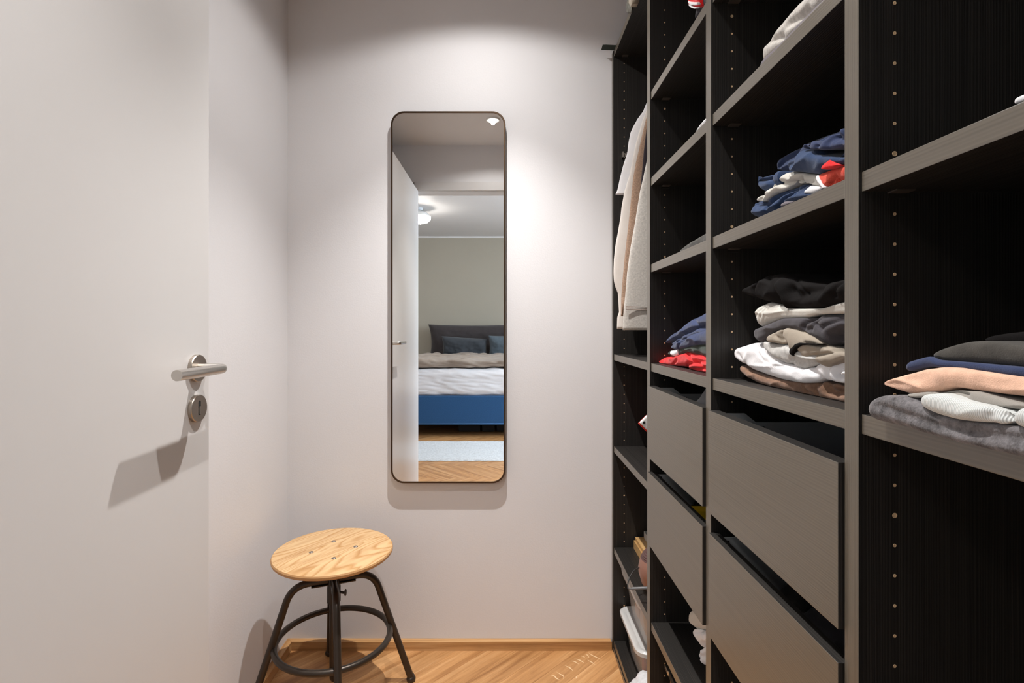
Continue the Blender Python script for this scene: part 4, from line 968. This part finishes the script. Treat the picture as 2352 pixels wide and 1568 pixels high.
def softbox(a, b, r, sub=26, amp=.006, seed=0, fr=5, zmin=-9, zmax=9):
    """rounded slab with wrinkles, top and front finely divided"""
    bm = bmesh.new(); bmesh.ops.create_cube(bm, size=2)
    bmesh.ops.subdivide_edges(bm, edges=bm.edges[:], cuts=sub, use_grid_fill=True)
    cx = [(a[k]+b[k])/2 for k in range(3)]; hs = [(b[k]-a[k])/2 for k in range(3)]
    for v in bm.verts:
        p = Vector((v.co[k]*hs[k] for k in range(3)))
        q = Vector([max(-(hs[k]-r), min(hs[k]-r, p[k])) for k in range(3)])
        d = p-q
        nrm = d.normalized() if d.length > 1e-6 else Vector((0, 0, 0))
        w_ = q+nrm*min(r, d.length) if d.length > r else p
        wp = w_+Vector(cx)
        nn_ = nrm if nrm.length else Vector((0, 0, 1))
        disp = noise.noise(wp*fr+Vector((seed, 0, 0)))*amp+abs(noise.noise(Vector((wp.x*fr*1.4+wp.z*9, wp.y*fr*2.6+wp.z*6, wp.z*fr*4))*1.3))*amp*1.6
        v.co = wp+nn_*disp; v.co.z = min(zmax, max(zmin, v.co.z))
    return smooth(bm)
FBY = -1.765
bed = thing('bed', (-.35, FBY, 0), 'double bed with blue fabric base, white sheet and grey duvet', 'bed')
bxl, bxr = -1.35, .65
def rel(bm):
    for v in bm.verts: v.co -= Vector((-.35, FBY, 0))
    return bm
obj('bed_base', rel(box((bxl, -3.66, .122), (bxr, FBY, .425), .012)), FB['bluef'], bed)
bm = bmesh.new(); tube(bm, [(bxl+.01, FBY+.001, .140), (bxr-.01, FBY+.001, .140)], .004, 8); obj('base_piping', rel(bm), fabric('blue_piping', (.06, .15, .32)), bed)
for x in (bxl+.12, bxr-.12):
    for y in (FBY-.15, -3.5): obj('leg', rel(box((x-.03, y-.03, 0), (x+.03, y+.03, .122), .004)), M['black'], bed)
m_ = obj('mattress', rel(softbox((bxl+.01, -3.65, .426), (bxr-.01, FBY-.005, .700), .06, 60, .011, 3, 3.4, .4262, .714)), FB['white'], bed)
m_['label'] = 'mattress under a wrinkled white sheet'
duv = tag(obj('duvet', softbox((bxl-.02, -3.10, .712), (bxr+.02, FBY-.03, .790), .045, 70, .024, 8, 3.6, .7155), FB['taupe']), 'taupe linen duvet folded over the white sheet on the bed', 'duvet')
pillow('pillow', FB['pdark'], (-.43, -3.50, .945), (1.24, .47, .20), 'wide anthracite linen pillow leaning against the beige wall', -10, seed=2)
pillow('cushion', FB['pblue'], (-.535, -3.22, .855), (.60, .27, .15), 'oblong grey-blue velvet cushion in the middle of the bed', -16, seed=5, sag=.04)
pillow('cushion', FB['pteal'], (.03, -3.18, .880), (.50, .31, .15), 'slate blue cushion at the right of the mirror view', -16, seed=8)
for x0, x1 in ((-.51, -.275), (-.255, -.115), (-.095, .16)):
    lb = {-.51: 'widest black storage box under the bed, leftmost', -.255: 'narrow black storage box under the bed, middle', -.095: 'black storage box under the bed, rightmost in the mirror'}[x0]
    tag(obj('under_bed_box', box((x0, -2.6, .001), (x1, -2.02, .112), .012), mat('black_textile_box', (.018, .018, .02), .8)), lb, 'storage box', 'black boxes under the bed')
# rug
nx, ny = 160, 70; verts = []; faces = []
rx0, rx1, ry0, ry1 = -1.15, .75, -1.52, -.77
for j in range(ny+1):
    for i in range(nx+1):
        x = rx0+(rx1-rx0)*i/nx; y = ry0+(ry1-ry0)*j/ny
        ej = min(j, ny-j)/4; ei = min(i, nx-i)/4; e = min(1, ej, ei)
        z = .003+.013*math.sqrt(e)+e*(.003*noise.noise(Vector((x*20, y*45, 0)))+.0035*math.sin(y*130+noise.noise(Vector((x*5, y*5, 3)))*2))
        if ej < 1: y += (1 if j > ny/2 else -1)*.012*(noise.noise(Vector((x*25, j, 5)))+.4*noise.noise(Vector((x*90, j, 9))))
        verts.append((x, y, z))
for j in range(ny):
    for i in range(nx):
        a = j*(nx+1)+i; faces.append((a, a+1, a+nx+2, a+nx+1))
me = bpy.data.meshes.new('rug'); me.from_pydata(verts, [], faces); me.materials.append(FB['rug'])
for p in me.polygons: p.use_smooth = True
o = bpy.data.objects.new('rug', me); C.objects.link(o); tag(o, 'white woven shaggy rug on the parquet in front of the bed', 'rug')
md = o.modifiers.new('thick', 'SOLIDIFY'); md.thickness = .002; md.offset = -1
# bedroom ceiling lamp
t = thing('ceiling_lamp', (-.935, -1.95, BC), 'glowing white glass ceiling lamp of the bedroom, half hidden by the door in the mirror', 'lamp')
smooth_angle(obj('ceiling_mount', lathe([(.001, -.03), (.05, -.03), (.05, 0), (.001, 0)], 28), M['rail'], t), 40)
smooth_angle(obj('glass_shade', lathe([(.045, -.035), (.09, -.050), (.12, -.075), (.135, -.095), (.128, -.10), (.04, -.045)], 40), M['glassf'], t), 60)
smooth_angle(obj('diffuser', lathe([(.001, -.165), (.06, -.162), (.105, -.148), (.128, -.125), (.133, -.108), (.125, -.1005), (.001, -.1)], 40), M['emit2'], t), 60)
